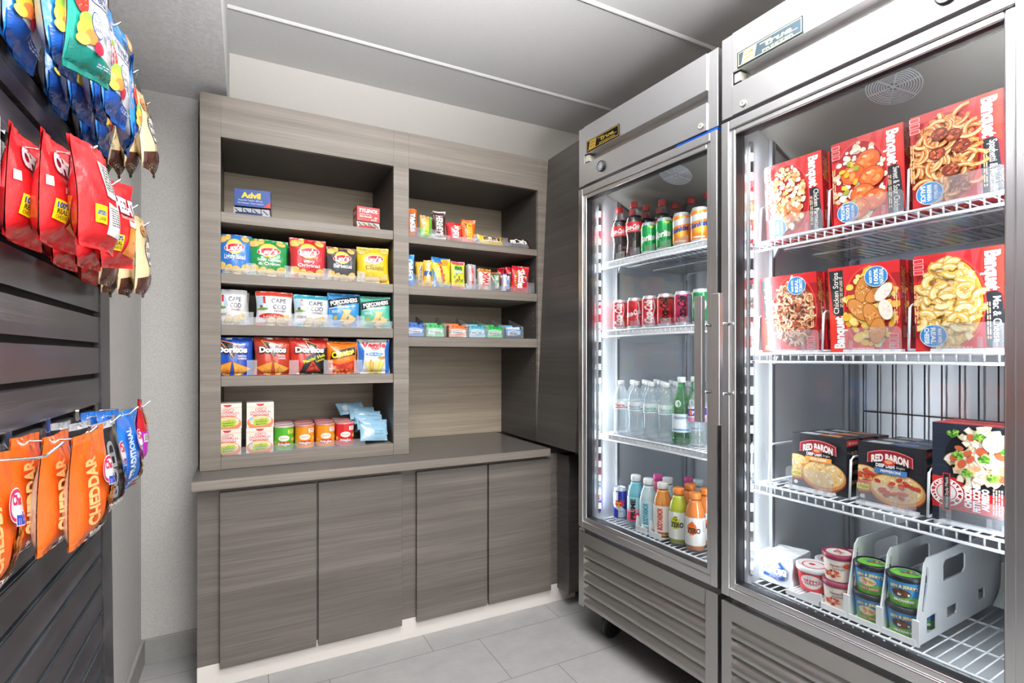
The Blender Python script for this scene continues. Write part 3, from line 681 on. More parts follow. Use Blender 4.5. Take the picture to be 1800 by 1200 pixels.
# ---------- left bay ----------
YF = FY+.03
def medbox(nm, w, d, h, base, side, front, lip, packet):
    g = G(); hh = .38*h; t = .0012
    g.box(-w/2, w/2, t, d, hh, h, base, 'carton'); g.quad((-w/2, d, 0), (-w/2, 0, 0), (-w/2, 0, hh), (-w/2, d, hh), side, 'carton'); g.quad((w/2, 0, 0), (w/2, d, 0), (w/2, d, hh), (w/2, 0, hh), side, 'carton')
    g.quad((w/2, d, 0), (-w/2, d, 0), (-w/2, d, hh), (w/2, d, hh), side, 'carton'); g.box(-w/2, w/2, .0, d, 0, .002, lip, 'carton'); g.box(-w/2+.002, w/2-.002, .022, .024, .002, hh, '14161c', 'carton')
    decal(g, front, w, h-hh, lambda x, y, o: (x, t-o, y+hh), 'carton')
    sp = P(6, 6); sp.text('Advil' if nm[0] == 'p' and side != 'b8282c' else 'TYLENOL', 0, 4.6, .9, 'f3d21c' if side != 'b8282c' else 'fff', w=4.2, bold=.03); sp.lines(0, 3, 4, .2, 4, 'cfd6e6', 4)
    decal(g, sp, d, h, lambda x, y, o: (-w/2-o, d/2-x, y), 'carton'); decal(g, sp, d, h, lambda x, y, o: (w/2+o, d/2+x, y), 'carton')
    o = obj(nm, g)
    g = G(); n = 10; g.grid(lambda a, b: (-w/2+.004+(w-.002)*a, -.022*math.sin(PI*min(1, a*1.0+.12))**.6*(1-b*.25), .002+b*.012), n, 3, lip, 'carton'); g.box(-w/2+.002, w/2, -.02, .01, .0005, .002, lip, 'carton')
    obj('dispenser_lip', g, o)
    for i in range(4):
        x = -w/2+.014+(w-.03)*i/3; g = G(); g.hexa([(x-.015, -.012, .004), (x+.015, -.012, .004), (x+.015, .004, .004), (x-.015, .004, .004), (x-.017, .0, .034), (x+.013, .0, .034), (x+.013, .004, .034), (x-.017, .004, .034)], packet, 'foil')
        q = P(4, 4); q.ribbon([(-1.4, 3.2), (1.2, .8)], .5, '23262c'); decal(g, q, .026, .03, lambda a, b, o_: (x+a-.066*b, -.0122+.4*b-o_, .004+b), 'foil'); obj('sachet', g, o)
    return o
p = P(13, 6.6); p.poly([(13, 0), (7, 0), (3.6, 0), (6.5, 4)], 'c9322c'); p.rect(-6.5, 0, 6.5, 6.6, '2b4f9c'); p.poly([(3.8, 0), (6.5, 0), (6.5, 2.6)], 'd23a2c')
p.text('Advil', -.6, 4.4, 2.1, 'f5d820', w=7, bold=.05); p.text('Ibuprofen Tablets, 200 mg', -.8, 2.4, .6, 'e8eef8', w=8.6); p.text('Pain Reliever / Fever Reducer', -.6, 1.3, .6, 'e8eef8', w=9.4)
o = medbox('painkiller_box', .128, .085, .108, '2b4f9c', '17233f', p, '1d3566', 'b9bcc2')
shelf_item(o, .03, FY+.045, SL[0][0], math.radians(-6), 0, 'dark blue dispenser box of headache tablets with yellow lettering on the top left shelf', 'medicine box')
p = P(10, 6.6); p.text('TYLENOL', 0, 4.9, 1.5, 'fff', w=8.6, sh=.2, bold=.05); p.text('Caplets, 500 mg', -1.4, 3.2, .6, 'fff', w=5.2); p.text('Extra Strength', -1.2, 2.2, .7, 'fff', w=5.4, bold=.03); p.ell(3.3, 1.9, .8, .35, 'fff'); p.lines(2.4, .9, 2.6, .2, 2, 'fff', 2)
o = medbox('painkiller_box', .098, .075, .1, 'd23a38', 'b8282c', p, 'c42f2e', 'c9c6bf')
shelf_item(o, .482, FY+.05, SL[0][0], math.radians(3), 0, 'red dispenser box of pain relief caplets at the right end of the top left shelf', 'medicine box')

def bag_row(specs, z, grp):
    for i, (x0, x1, h, des, base, ends, back, rx, rz, lab, backs) in enumerate(specs):
        xa, xb = XatY(x0, YF), XatY(x1, YF); w_ = (xb-xa)*1.06; th = .055
        o = pouch('snack_bag', w_, h, th, des, base, back, i+h*9, ends)
        shelf_item(o, (xa+xb)/2, YF+.01, z+.001, rz, rx, lab[0], 'snack bag', grp)
        for k in range(backs):
            b = dup(o); put(b, ((xa+xb)/2+.008*(1 if k % 2 == 0 else -1), YF+.01+.062*(k+1), z+.001), rz+.04*(k-.5), rx-.05)
            b['label'] = lab[1] if k == 0 else lab[2]
R_ = math.radians
lays = [
 (383, 441, .158, d_crisps(['Lightly Salted']), '2f7fd6', '2a70c4', 'd9dde2', -.10, .0, ('bright blue crisp bag with a yellow sun logo, leftmost of the upper crisp row', 'blue crisp bag tucked behind the bright blue one at the left', ''), 1),
 (439, 505, .150, d_crisps(['Sour Cream', '& Onion']), '1f9a50', '1f9a50', 'd9dde2', -.10, 0, ('green crisp bag with a yellow sun logo in the upper crisp row', 'green crisp bag hidden behind the front green one', ''), 1),
 (511, 572, .168, d_crisps(['wavy', 'Original']), 'd8343c', 'e0343c', 'd9dde2', -.08, 0, ('red wavy crisp bag in the middle of the upper crisp row', 'red crisp bag standing behind the wavy one', ''), 1),
 (576, 626, .146, d_crisps(['Barbecue'], 'fff'), '4c5056', '8a4a30', 'd9dde2', -.08, 0, ('dark grey barbecue crisp bag between the red and yellow bags', 'dark barbecue crisp bag at the back, behind the dark grey one', ''), 1),
 (630, 683, .158, d_crisps(['Classic'], '9a7a1c'), 'f6d22a', 'f2cf3a', 'd9dde2', -.08, 0, ('yellow classic crisp bag at the right end of the upper crisp row', 'yellow crisp bag leaning behind the front yellow one', ''), 1)]
bag_row(lays, SL[1][0], 'crisp bags on the second shelf of the left bay')
cape = [
 (380, 433, .138, d_cape('c9ccd0', None), 'e9eaec', 'd0d2d6', 'd9dde2', -.08, 0, ('white and grey kettle crisp bag with a lighthouse, leftmost of its row', 'second grey-topped kettle crisp bag at the left', ''), 1),
 (451, 513, .138, d_cape('d84a3a', 'c9302c'), 'ebecee', 'd84a3a', 'd84a3a', -.08, 0, ('white kettle crisp bag with a red top and red oval', 'red and white kettle crisp bag peeking out behind the red-topped one', ''), 1),
 (518, 577, .132, d_cape('3fa9bf', None), 'e9ecee', '3fa9bf', 'd9dde2', -.08, 0, ('white kettle crisp bag with a turquoise top', 'turquoise-topped kettle crisp bag in the second rank', ''), 1),
 (578, 632, .146, d_corners(), '3f93d4', '4a9ee0', 'd9dde2', -.08, 0, ('sky blue popped corn crisp bag with a black slanted band', 'sky blue popped corn crisp bag behind its twin', ''), 1),
 (636, 686, .140, d_corners(), '5fc3a8', '2f9a86', 'd9dde2', -.08, 0, ('mint green popped corn crisp bag with a black slanted band', 'mint green popped corn crisp bag behind its twin', ''), 1)]
bag_row(cape, SL[2][0], 'crisp bags on the third shelf of the left bay')
dor = [
 (372, 443, .148, d_tortilla(), '1f4fb4', '1a49b0', 'd9dde2', -.06, 0, ('royal blue tortilla chip bag at the left end of the lowest bag row', 'blue tortilla chip bag behind the royal blue one', ''), 1),
 (448, 510, .150, d_tortilla(), 'c2402a', 'a83426', 'd9dde2', -.06, 0, ('rusty red nacho tortilla chip bag beside the royal blue one', 'rusty red nacho tortilla chip bag standing behind its twin', ''), 1),
 (511, 576, .150, d_tortilla(True), 'cf3528', 'b82a24', 'd9dde2', -.06, 0, ('red and black hot tortilla chip bag in the middle of the row', 'red and black hot tortilla chip bag, second in its lane', ''), 1),
 (577, 627, .136, d_cheese(), 'ef7d1e', 'f08424', 'd9dde2', -.06, 0, ('orange cheese puff bag with yellow and black lettering', 'orange cheese puff bag behind the front one', ''), 1),
 (630, 684, .148, d_veggie(), 'eceef0', 'f0f0f0', 'd9dde2', -.06, 0, ('white and blue veggie straws bag at the right end of the row', 'white and blue veggie straws bag behind its twin', ''), 1)]
bag_row(dor, SL[3][0], 'snack bags on the fourth shelf of the left bay')

# acrylic fronts and dividers
def fence(nm, x0, x1, z, h, label, y=FY+.009):
    g = G(); g.box(0, x1-x0, 0, .002, 0, h, '0', 'acrylic'); g.box(0, x1-x0, .002, .03, 0, .0015, '0', 'acrylic')
    tag(obj(nm, g, loc=(x0, y, z+.0006)), label, 'shelf front')
fence('shelf_fence', A0+.004, A1-.06, SL[1][0], .024, 'low clear acrylic front strip holding the upper crisp row')
fence('shelf_fence', A0+.004, A1-.004, SL[2][0], .032, 'low clear acrylic front strip of the lighthouse crisp shelf')
fence('shelf_fence', A0+.004, A1-.12, SL[4][0], .03, 'low clear acrylic front strip before the noodle cups')
fence('shelf_fence', B0+.004, B1-.05, SR[0][0], .022, 'low clear acrylic front strip on the upper sweets shelf')
fence('shelf_fence', B0+.004, B1-.03, SR[1][0], .026, 'low clear acrylic front strip on the middle sweets shelf')
def divider(w, h, dep):
    def b():
        g = G(); g.box(-w/2, w/2, 0, .002, 0, h, '0', 'acrylic'); g.box(-.001, .001, .002, dep, .0, h*.8, '0', 'acrylic'); return obj('shelf_divider', g)
    return b
for zi, px, hh, wd, nm in ((SL[1][0], (441, 508, 575, 635), .045, .034, 'upper crisp row'), (SL[2][0], (437, 515, 577, 634), .05, .034, 'lighthouse crisp row'), (SL[3][0], (443, 517, 577, 630), .058, .036, 'tortilla chip row')):
    for k, x in enumerate(px):
        o = item(('div', hh), divider(wd, hh, .3)); wh = ['leftmost', 'second', 'third', 'rightmost'][k]
        shelf_item(o, XatY(x, FY+.012), FY+.0125, zi+.0025, 0, 0, 'clear acrylic T-shaped divider, %s of the four in the %s' % (wh, nm), 'shelf divider', 'clear dividers between the crisp bags')

# bottom shelf: noodles, crisp tubes, blue packets
p = P(9.6, 10); p.rect(-4.8, 8.2, 4.8, 8.5, 'f3d9a8'); p.ell(0, 9.0, 1.1, .42, 'cf2a2c'); p.rect(-1.4, 9.1, 1.4, 9.5, 'cf2a2c')
p.ell(0, 2.0, 4.7, 3.0, 'f08a5a'); p.ell(0, 2.7, 4.0, 2.0, 'f3d9b0'); p.blobs(0, 2.4, 3.6, 1.4, 26, .25, .5, ['f2e2b8', 'ef9d5a', 'e9d9a0', 'f7f0d8', '9db85a'], 4); p.ell(-3.1, 3.6, .6, .6, '9cc3e6'); p.ell(3.2, 3.4, .6, .5, 'e6e6ea')
p.text('CUP', .2, 7.2, 1.15, 'fff', w=3.6, bold=.03, ol='d0262c', ow=.1); p.text('NOODLES', .1, 5.7, 1.15, 'fff', w=7.0, bold=.03, ol='d0262c', ow=.1); p.rect(-2.6, 4.7, 3, 4.95, 'ef7a4a')
p.poly([(-2.2, .6), (2.6, 1.0), (2.9, 3.0), (2.4, 3.7), (-2.0, 3.2), (-2.5, 2.2)], 'b5cf3a'); p.text('Hearty', .2, 3.1, .4, '2f3a20', w=1.6, rot=.06); p.text('Vegetable &', .2, 2.35, .6, '2f3a20', w=3.8, rot=.06, bold=.02); p.text('Mushroom', .2, 1.4, .6, '2f3a20', w=3.4, rot=.06, bold=.02)
noodle = lambda: carton('noodle_box', .096, .096, .0975, 'f1ece4', p, 'ece7df', 'f4f1ea', m='carton')
pn = p
def noodle():
    return carton('noodle_box', .096, .096, .0975, 'f1ece4', pn, 'ece7df', 'f4f1ea', m='carton')
zz = SL[4][0]+.002
for cx_, wx in ((-.058, 'left'), (.0555, 'right')):
    for lv, wl in ((0, 'lower'), (1, 'upper')):
        for dp, wd in ((0, 'front'),):
            o = item('noodle', noodle); shelf_item(o, cx_+.002*lv, FY+.03+dp*.105, zz+lv*.0985, R_(1.5*lv-1), 0, 'white and orange noodle cup carton, %s one of the %s stack' % (wl, 'stack beside the green tube'[:0]+('outer left' if wx == 'left' else 'tube-side')), 'noodle carton', 'noodle cartons on the bottom shelf')
def d_tube(top):
    p = P(9.4, 10); p.rect(1.4, 6.8, 4.2, 8.6, 'fff' if top != '52b32c' else 'd6e84a'); p.text('25%', 2.8, 8.0, .6, 'a3231f', w=1.8, bold=.03); p.text('MORE', 2.8, 7.2, .5, 'a3231f', w=2.1)
    p.ell(0, 4.6, 2.0, 1.5, 'f4f0e6'); p.ribbon([(-1.6, 4.2), (-.8, 4.9), (0, 4.4), (.8, 4.9), (1.6, 4.2)], .5, '2a2420'); chip(p, 3.8, 4.4, 1.0, .4, 'f2c95a'); chip(p, -4.0, 3.2, 1.0, .4, 'f2c95a')
    p.L = [l for l in p.L]; p.poly([(-2.4, 1.8), (2.4, 1.8), (2.1, 3.2), (-2.1, 3.2)], 'c9282c'); p.text('Pringles', 0, 2.5, .95, 'fff', w=4.2, bold=.04); p.lines(0, 1.2, 3, .2, 1, 'fff', 3); return p
def d_tube(top):
    p = P(9.4, 10); p.rect(1.4, 6.8, 4.2, 8.6, 'fff' if top != '52b32c' else 'd6e84a'); p.text('25%', 2.8, 8.0, .6, 'a3231f', w=1.8, bold=.03); p.text('MORE', 2.8, 7.2, .5, 'a3231f', w=2.1)
    p.ell(0, 5.0, 2.1, 1.25, 'f4f0e6'); p.text('THE ORIGINAL', 0, 5.0, .4, '3a3028', w=3.2); chip(p, 3.8, 4.4, 1.0, .4, 'f2c95a'); chip(p, -4.0, 3.2, 1.0, .4, 'f2c95a')
    p.poly([(-2.6, 1.7), (2.6, 1.7), (2.2, 3.4), (-2.2, 3.4)], 'c9282c'); p.text('Pringles', 0, 2.55, 1.05, 'fff', w=4.4, bold=.04); return p
def tube(base):
    def b():
        r, h = .0375, .094; o = empty('crisp_tube'); g = G(); g.lathe([(0, 0), (r, 0), (r, .003), (r, h-.004), (r, h-.001)], base, 'carton', 32, cols=['b9bcc0', 'b9bcc0', base, 'c9ccd0'])
        decal(g, d_tube(base), 2.6*r, h, on_cyl(r), 'carton', .0003, .00004, .007); obj('body', g, o)
        g = G(); g.lathe([(r+.0012, h-.004), (r+.0014, h+.003), (r-.003, h+.0035), (r-.004, h+.001), (0, h+.001)], 'c98a8a' if base != '52b32c' else 'd0b8b8', 'plastic', 32); obj('lid', g, o); return o
    return b
tb = [(.145, 0, '52b32c', 'green crisp tube at the front beside the noodle cartons'), (.2235, 0, 'f39a1e', 'orange crisp tube at the front, next to the green one'), (.306, 0, 'f39a1e', 'orange crisp tube at the front, next to the red one'), (.385, 0, 'd8262c', 'red crisp tube at the front of the bottom left shelf'),
      (.148, .08, '52b32c', 'green crisp tube in the second rank'), (.2265, .08, 'd8262c', 'red crisp tube in the second rank, behind the orange one'), (.309, .08, 'f39a1e', 'orange crisp tube in the second rank, to the right'), (.388, .08, 'd8262c', 'red crisp tube in the second rank, at the right'),
      (.150, .16, 'd8262c', 'red-lidded crisp tube in the third rank, behind the green ones'), (.230, .16, 'f39a1e', 'orange crisp tube in the third rank'), (.312, .16, 'd8262c', 'red crisp tube in the third rank, in the middle'), (.391, .16, '52b32c', 'green crisp tube in the third rank, at the right')]
for x, dy_, cc, lab in tb:
    o = item(('tube', cc), tube(cc)); shelf_item(o, x, FY+.073+dy_, zz, R_(-3+dy_*30), 0, lab, 'crisp tube', 'crisp tubes on the bottom left shelf')
pk = P(12, 7); pk.ell(-3, 3.4, 1.7, 1.7, 'dcecf4'); pk.ell(-3, 3.4, 1.1, 1.1, 'eef4f6'); pk.text('soft tissues', 2.2, 4.0, .8, '4f7f9f', w=4.6); pk.lines(2.2, 2.8, 4.4, .25, 2, '5f8fae', 6)
def packet():
    g = G(); w_, h_, t_ = .12, .072, .024; f = pouch_fn(w_, h_, t_, 3.3, .05, .003)
    g.grid(lambda a, b: f((a-.5)*w_, b*h_, -1), 14, 10, '9cc9e4', 'foil'); g.grid(lambda a, b: f((a-.5)*w_, b*h_, 1), 14, 10, '8fbfdc', 'foil', flip=True)
    decal(g, pk, w_*.94, h_, lambda x, y, o: f(x, y, -1, o), 'foil', .0006, .0001, .008); return obj('tissue_packet', g)
for i, (x, y, z, rx, rz, ry) in enumerate([(.502, .035, .012, -.35, .02, .03), (.508, .06, .034, -.5, -.05, .02), (.500, .085, .055, -.6, .06, -.03), (.492, .112, .074, -.65, -.04, .04), (.478, .14, .092, -.7, .1, .02), (.44, .17, .118, -.85, .14, -.12), (.43, .05, .006, -.3, .03, -.02)]):
    if i == 6: x, y, z, rx = .512, .2, .03, -.3
    o = item('packet', packet); shelf_item(o, x, FY+y, zz+z, rz, rx, ['lowest and frontmost pale blue packet of the heap at the right', 'second pale blue packet from the front of the heap', 'third pale blue packet from the front of the heap', 'fourth pale blue packet up the heap', 'fifth pale blue packet up the heap, near its top', 'topmost pale blue packet, tilted on the heap beside the red crisp tubes', 'pale blue packet at the back under the heap'][i], 'tissue packet', 'pale blue packets heaped on the bottom left shelf', ry=ry)

# ---------- right bay: sweets ----------
def bar(name, w, h, t, base, des, seed=1, ends=None): return pouch(name, w, h, t, des, base, base, seed, ends, edge=.009)
def vt(txt, w_, h_, c, th=None, ol=None, extra=None, rot=PI/2, bold=.04, y=None):
    p = P(w_, h_)
    if extra: extra(p)
    p.text(txt, 0, y or h_/2, th or w_*.5, c, w=h_*.68, rot=rot, bold=bold, ol=ol); return p
YS = FY+.035
def sweet(px0, px1, h, z, t, base, des, lab, name='chocolate_bar', cat='chocolate bar', grp=None, ends=None, rz=0, rx=-.06, copies=0, dyy=.03, y=YS, ry=0):
    a, b = XatY(px0, y), XatY(px1, y); o = bar(name, b-a, h, t, base, des, px0*.37, ends)
    shelf_item(o, (a+b)/2, y, z, rz, rx, lab, cat, grp, ry)
    for k in range(copies):
        c = dup(o, ' '.join(lab.split()[:11])+', second one behind'); put(c, ((a+b)/2+.006*(k+1), y+dyy*(k+1), z), rz+.03*k, rx, ry)
z1 = SR[0][0]+.002; g1 = 'sweets on the upper shelf of the right bay'
sweet(716, 733.5, .128, z1, .026, 'f0701e', vt('TAKE5', 3, 11, 'fff', ol='7a2a10', extra=lambda p: p.rect(-.9, 2, .9, 9, '3a1f14'), rot=-PI/2), 'orange and black chocolate bar standing at the left end of the upper sweets shelf', grp=g1, ends='f0701e')
sweet(738, 760, .104, z1, .02, '6fbf3a', vt('REESES', 4, 9, 'f6e03a', extra=lambda p: (p.poly([(-2, 4), (1, 5), (1, 9), (-2, 9)], 'e89a4a'), p.blobs(-.3, 7, 1.0, 1.4, 14, .2, .5, ['f3c99a', 'e5784a', 'fae6c8'], 3)), th=1.1), 'green and orange sweet packet second from the left on the upper sweets shelf', 'sweet_packet', 'sweet packet', g1)
sweet(761.5, 783, .134, z1, .022, '4a1f1e', vt("HERSHEY'S", 3.6, 12, 'f0ece6', th=1.9, rot=-PI/2), 'dark brown chocolate bar with silver ends and tall white letters', grp=g1, ends='d9d6d4', copies=1)
sweet(786, 812, .088, z1, .03, 'd2232a', vt('KitKat', 5, 7, 'fff', th=2.2, extra=lambda p: (p.ell(0, 3, 2.0, 2.6, 'e8404a'), p.poly([(.6, 4), (2.4, 5), (2, 6.4), (.8, 5.4)], 'f0a04a'))), 'red wafer bar packet in the middle of the upper sweets shelf', grp=g1, copies=1)
sweet(812, 835.5, .112, z1, .028, 'ee6a2a', vt("REESE'S", 4, 10, 'f8dc2a', th=1.6, extra=lambda p: (p.rect(-2, 8.2, 2, 9.4, 'f6935a'), p.rect(-1.2, 7.2, .2, 8, '5a2a1a'))), 'orange peanut butter cup packet standing beside the flat yellow packet', grp=g1, copies=1)
def flat(px0, px1, z, base, t1, c1, lab, sz=.13, ht=.03):
    a, b = XatY(px0, YS), XatY(px1, YS); w_ = b-a; pd = P(12, 6); pd.text(t1, 0, 3.1, 2.6, c1, w=8.2, bold=.07, ol='fff' if c1 != 'fff' else '2a1410'); pd.lines(0, 1.2, 6, .3, 1, 'fff', 4)
    o = pouch('candy_packet', w_, .058, ht, pd, base, base, px0, None); o.data = o.data.copy()
    tag(o, lab, 'sweet packet', g1); put(o, ((a+b)/2, YS-.012, z+.001), 0, -1.0); o.rotation_euler = (R_(-35), 0, R_(2)); return o
o = flat(840, 885, z1, 'f4c81e', "m&m's", '4a2a16', 'yellow sweet packet lying low between the orange and brown packets'); o.location.z = z1+.002
o = flat(887, 933, z1, '4a2620', "m&m's", 'fff', 'brown sweet packet lying at the right end of the upper sweets shelf'); o.location.z = z1+.002
z2 = SR[1][0]+.002; g2 = 'sweets on the middle shelf of the right bay'
sweet(712, 728.5, .142, z2, .03, '3f9be8', vt('OREO', 3, 12, 'fff', th=1.6, rot=-PI/2, extra=lambda p: p.ell(.6, 5.4, .8, .8, '1b2a5a')), 'light blue biscuit packet at the left end of the middle sweets shelf', 'biscuit_packet', 'biscuit packet', g2, copies=1)
sweet(732, 745, .112, z2, .024, 'e8b62a', vt('PLANTERS', 3, 9, '2a4a8a', th=1.2), 'small mustard yellow nut packet beside the light blue biscuit packet', 'nut_packet', 'nut packet', g2, copies=1)
sweet(745, 759, .124, z2, .024, 'efb93a', vt('Nilla', 4, 11, 'f8f0d8', th=1.6, extra=lambda p: (p.rect(-2, 4.4, 2, 6.4, '2a5aa8'), p.ell(0, 2.6, 1.3, 1.3, 'e8c890'), p.ell(0, 4, 1.1, .9, 'f0d8a8')), y=8), 'yellow and blue wafer packet showing two round biscuits', 'biscuit_packet', 'biscuit packet', g2)
def fishx(p): p.poly([(-4, 0), (-1, 0), (-4, 7)], '2a86d0'); p.rect(-4, 9, 0, 11, '2a86d0'); p.ell(.2, 4.6, 3.0, 4.2, 'fbe05a'); p.ell(1.4, 9, 1.8, 1.0, 'f2a03a', .4)
sweet(758, 793, .140, z2, .03, 'f6d01e', vt('Swedish', 8, 11, 'd8242c', th=1.6, extra=fishx, rot=-PI/2+.2), 'yellow and blue bag of red fish gummies on the middle sweets shelf', 'gummy_bag', 'sweet bag', g2, ends='2a86d0', rz=.1)
def sourx(p): p.ell(0, 6.6, 2.0, 1.2, '8cc83a'); p.blobs(0, 3.2, 1.9, 2.0, 24, .3, .6, ['d8dc3a', 'f0e83c', '4a8a3a', 'e8902c'], 4); p.rect(-2.6, 8, 2.6, 8.7, 'f0587a')
pd = P(6, 9); sourx(pd); pd.text('SOUR', 0, 6.7, 1.0, '2a6a2a', w=3.4, bold=.06); pd.text('PATCH', 0, 5.4, .8, 'f8f8e8', w=3.6, bold=.06, ol='2a6a2a')
sweet(793, 817, .130, z2, .026, 'ece53a', pd, 'lime yellow bag of sour gummies with a pink top', 'gummy_bag', 'sweet bag', g2, ends='f07a9a', copies=1)
sweet(822, 836.5, .122, z2, .02, 'c9c4c0', vt('3Musketeers', 3, 10, 'c8343a', th=1.2, extra=lambda p: p.rect(-1.5, 0, 1.5, 10, 'b8b4b8')), 'silvery chocolate bar with red letters beside the sour gummies', grp=g2, ends='e8e4e0', rz=-.15, copies=1)
sweet(841, 864, .106, z2, .022, 'f2e6d8', vt('TWIX', 4, 9, 'd8262c', th=2.0, extra=lambda p: (p.rect(-2, 7.6, 2, 9, 'c8863c'), p.ell(-1.2, 1.5, .8, .9, 'c98a4a'))), 'cream and gold caramel bar packet with red letters', grp=g2, ends='c8863c', copies=1)
sweet(864, 880, .094, z2, .02, '6a4a34', vt('MILKY WAY', 3, 8, 'e9f0e6', th=1.2, extra=lambda p: p.rect(-.9, 1, .9, 7, '3f7a4a')), 'brown and green chocolate bar between the caramel bar and the blue one', grp=g2, ends='b0603a', copies=1)
sweet(883, 896.5, .092, z2, .022, 'e8e4ee', vt('SNICKERS', 3, 8, '2a4aa8', th=1.3, extra=lambda p: p.rect(-.2, 0, 1.5, 8, '5a3426'), ol='fff'), 'blue, white and brown peanut bar leaning beside the red sweet bags', grp=g2, ends='3a5ab8', rz=-.1, copies=1, ry=.08)
def skx(p):
    for i, c in enumerate(['f0c82a', '3aa84a', 'e8702a', '7a3a9a', 'f0e03a', '3a9ad0']): p.ell(.6+.22*i, 9.6-.8*i, .42, .42, c)
    for i in range(9): p.ell(-1.9+.3*math.sin(i), 1+i*.9, .3, .3, ['f0a02a', 'e84a4a', 'f0d83a', '6ab84a'][i % 4])
sweet(899, 928, .134, z2, .03, 'd0202e', vt('Skittles', 5.6, 11, 'fff', th=2.2, extra=skx, rot=-PI/2), 'red bag of rainbow sweets at the right end of the middle sweets shelf', 'sweet_bag', 'sweet bag', g2, ry=.06, rz=-.05)
sweet(891, 909, .134, z2, .03, 'd82030', vt('S', 4, 9, 'fff'), 'plain red sweet bag half hidden behind the rainbow sweets', 'sweet_bag', 'sweet bag', g2, y=YS+.05, ry=-.05)
sweet(880, 892, .135, z2, .03, 'c81e2e', None, 'narrow red sweet bag leaning left at the back of the middle shelf', 'sweet_bag', 'sweet bag', g2, y=YS+.08, ry=-.12)
for k, x in enumerate((735, 771, 841, 866, 933)):
    o = item('div2', divider(.045, .05, .25)); shelf_item(o, XatY(x, FY+.012), FY+.013, z2+.001, 0, 0, 'clear acrylic divider on the middle sweets shelf, %s from the left' % ['first', 'second', 'third', 'fourth', 'last'][k], 'shelf divider', 'clear dividers on the middle sweets shelf')
for k, x in enumerate((735, 762, 838, 888)):
    o = item('div3', divider(.03, .04, .25)); shelf_item(o, XatY(x, FY+.012), FY+.013, z1+.001, 0, 0, 'clear acrylic divider on the upper sweets shelf, %s from the left' % ['first', 'second', 'third', 'last'][k], 'shelf divider', 'clear dividers on the upper sweets shelf')
# gum cartons in clear bins
z3 = SR[2][0]+.001; g3 = 'gum cartons in the clear bins'
def gum(base, tc, t, word, wc, wave):
    def b():
        w_, d_, h_ = .084, .09, .056; g = G(); g.box(-w_/2, w_/2, 0, d_, 0, h_*.75, base, 'carton', cut=('+z',)); g.box(-w_/2, w_/2, .002, d_, h_*.75, h_*.76, tc, 'carton')
        g.box(-w_/2, w_/2, d_-.002, d_, h_*.75, h_*1.2, base, 'carton')
        p = P(10, 6); p.poly([(-5, 0), (5, 0), (5, 2.2), (0, 1.2), (-5, 2.4)], wave); p.ribbon([(-4.5, 4.6), (0, 5.2), (4.5, 4.4)], .35, 'fff'); p.poly([(-4.2, 1.6), (4.0, 2.4), (4.3, 4.2), (-3.6, 4.4)], 'f2f4f6'); p.text(word, 0, 3.1, 1.25, wc, w=6.2, sh=.2, bold=.03)
        decal(g, p, w_, h_*.75, lambda x, y, o: (x, -o, y), 'carton'); o = obj('gum_carton', g)
        for i in range(4):
            g = G(); x = -.03+.02*i; g.box(x-.009, x+.009, .006, .08, h_*.76, h_*.76+.010+.002*(i % 2), tc, 'foil'); obj('gum_pack', g, o)
        return o
    return b
gums = [(.682, '3f74cf', '2f5fb8', 'Trident', '22356a', '6aa0e8', 'royal blue gum carton in the leftmost clear bin'), (.779, '4fc27a', '3aa860', 'Trident', '1f5a3a', '8ee0a8', 'green gum carton in the second clear bin'),
        (.888, 'f4823c', 'e86a28', 'Trident', '3a4a6a', 'fac09a', 'orange gum carton in the third clear bin'), (.988, '6fbfd4', '4fa3bc', 'ICE', '1f5a7a', 'b8e4ee', 'icy turquoise gum carton in the fourth clear bin'), (1.079, '3cc060', '2aa84e', 'Extra', '155a2a', '7ae09a', 'bright green gum carton in the fifth clear bin'), (1.182, '5aa0d8', 'dfe6ee', '', '224', '2a3a5a', 'nearly empty blue gum carton in the rightmost clear bin')]
for x, b_, tc, word, wc, wv, lab in gums:
    o = gum(b_, tc, 1, word or '5', wc, wv)(); shelf_item(o, x, FY+.03, z3+.003, R_(2), 0, lab, 'gum carton', g3)
    g = G(); w2 = .049; dz = .105; y1_ = .16
    g.box(-w2, w2, 0, y1_, 0, .0015, '0', 'acrylic'); g.box(-w2, w2, 0, .0015, .0015, .036, '0', 'acrylic')
    for sx_ in (-w2, w2-.0015): g.hexa([(sx_, .0015, .0015), (sx_+.0015, .0015, .0015), (sx_+.0015, y1_, .0015), (sx_, y1_, .0015), (sx_, .0015, .058), (sx_+.0015, .0015, .058), (sx_+.0015, y1_, dz), (sx_, y1_, dz)], '0', 'acrylic')
    g.box(-w2+.001, -w2+.012, -.0, .0015, .036, .06, '0', 'acrylic'); g.box(w2-.012, w2-.001, 0, .0015, .036, .06, '0', 'acrylic')
    tag(obj('gum_bin', g, loc=(x, FY+.018, z3)), 'clear acrylic bin with sloping sides around the '+lab.split(' in the ')[0], 'display bin', 'clear gum bins on the lower sweets shelf')
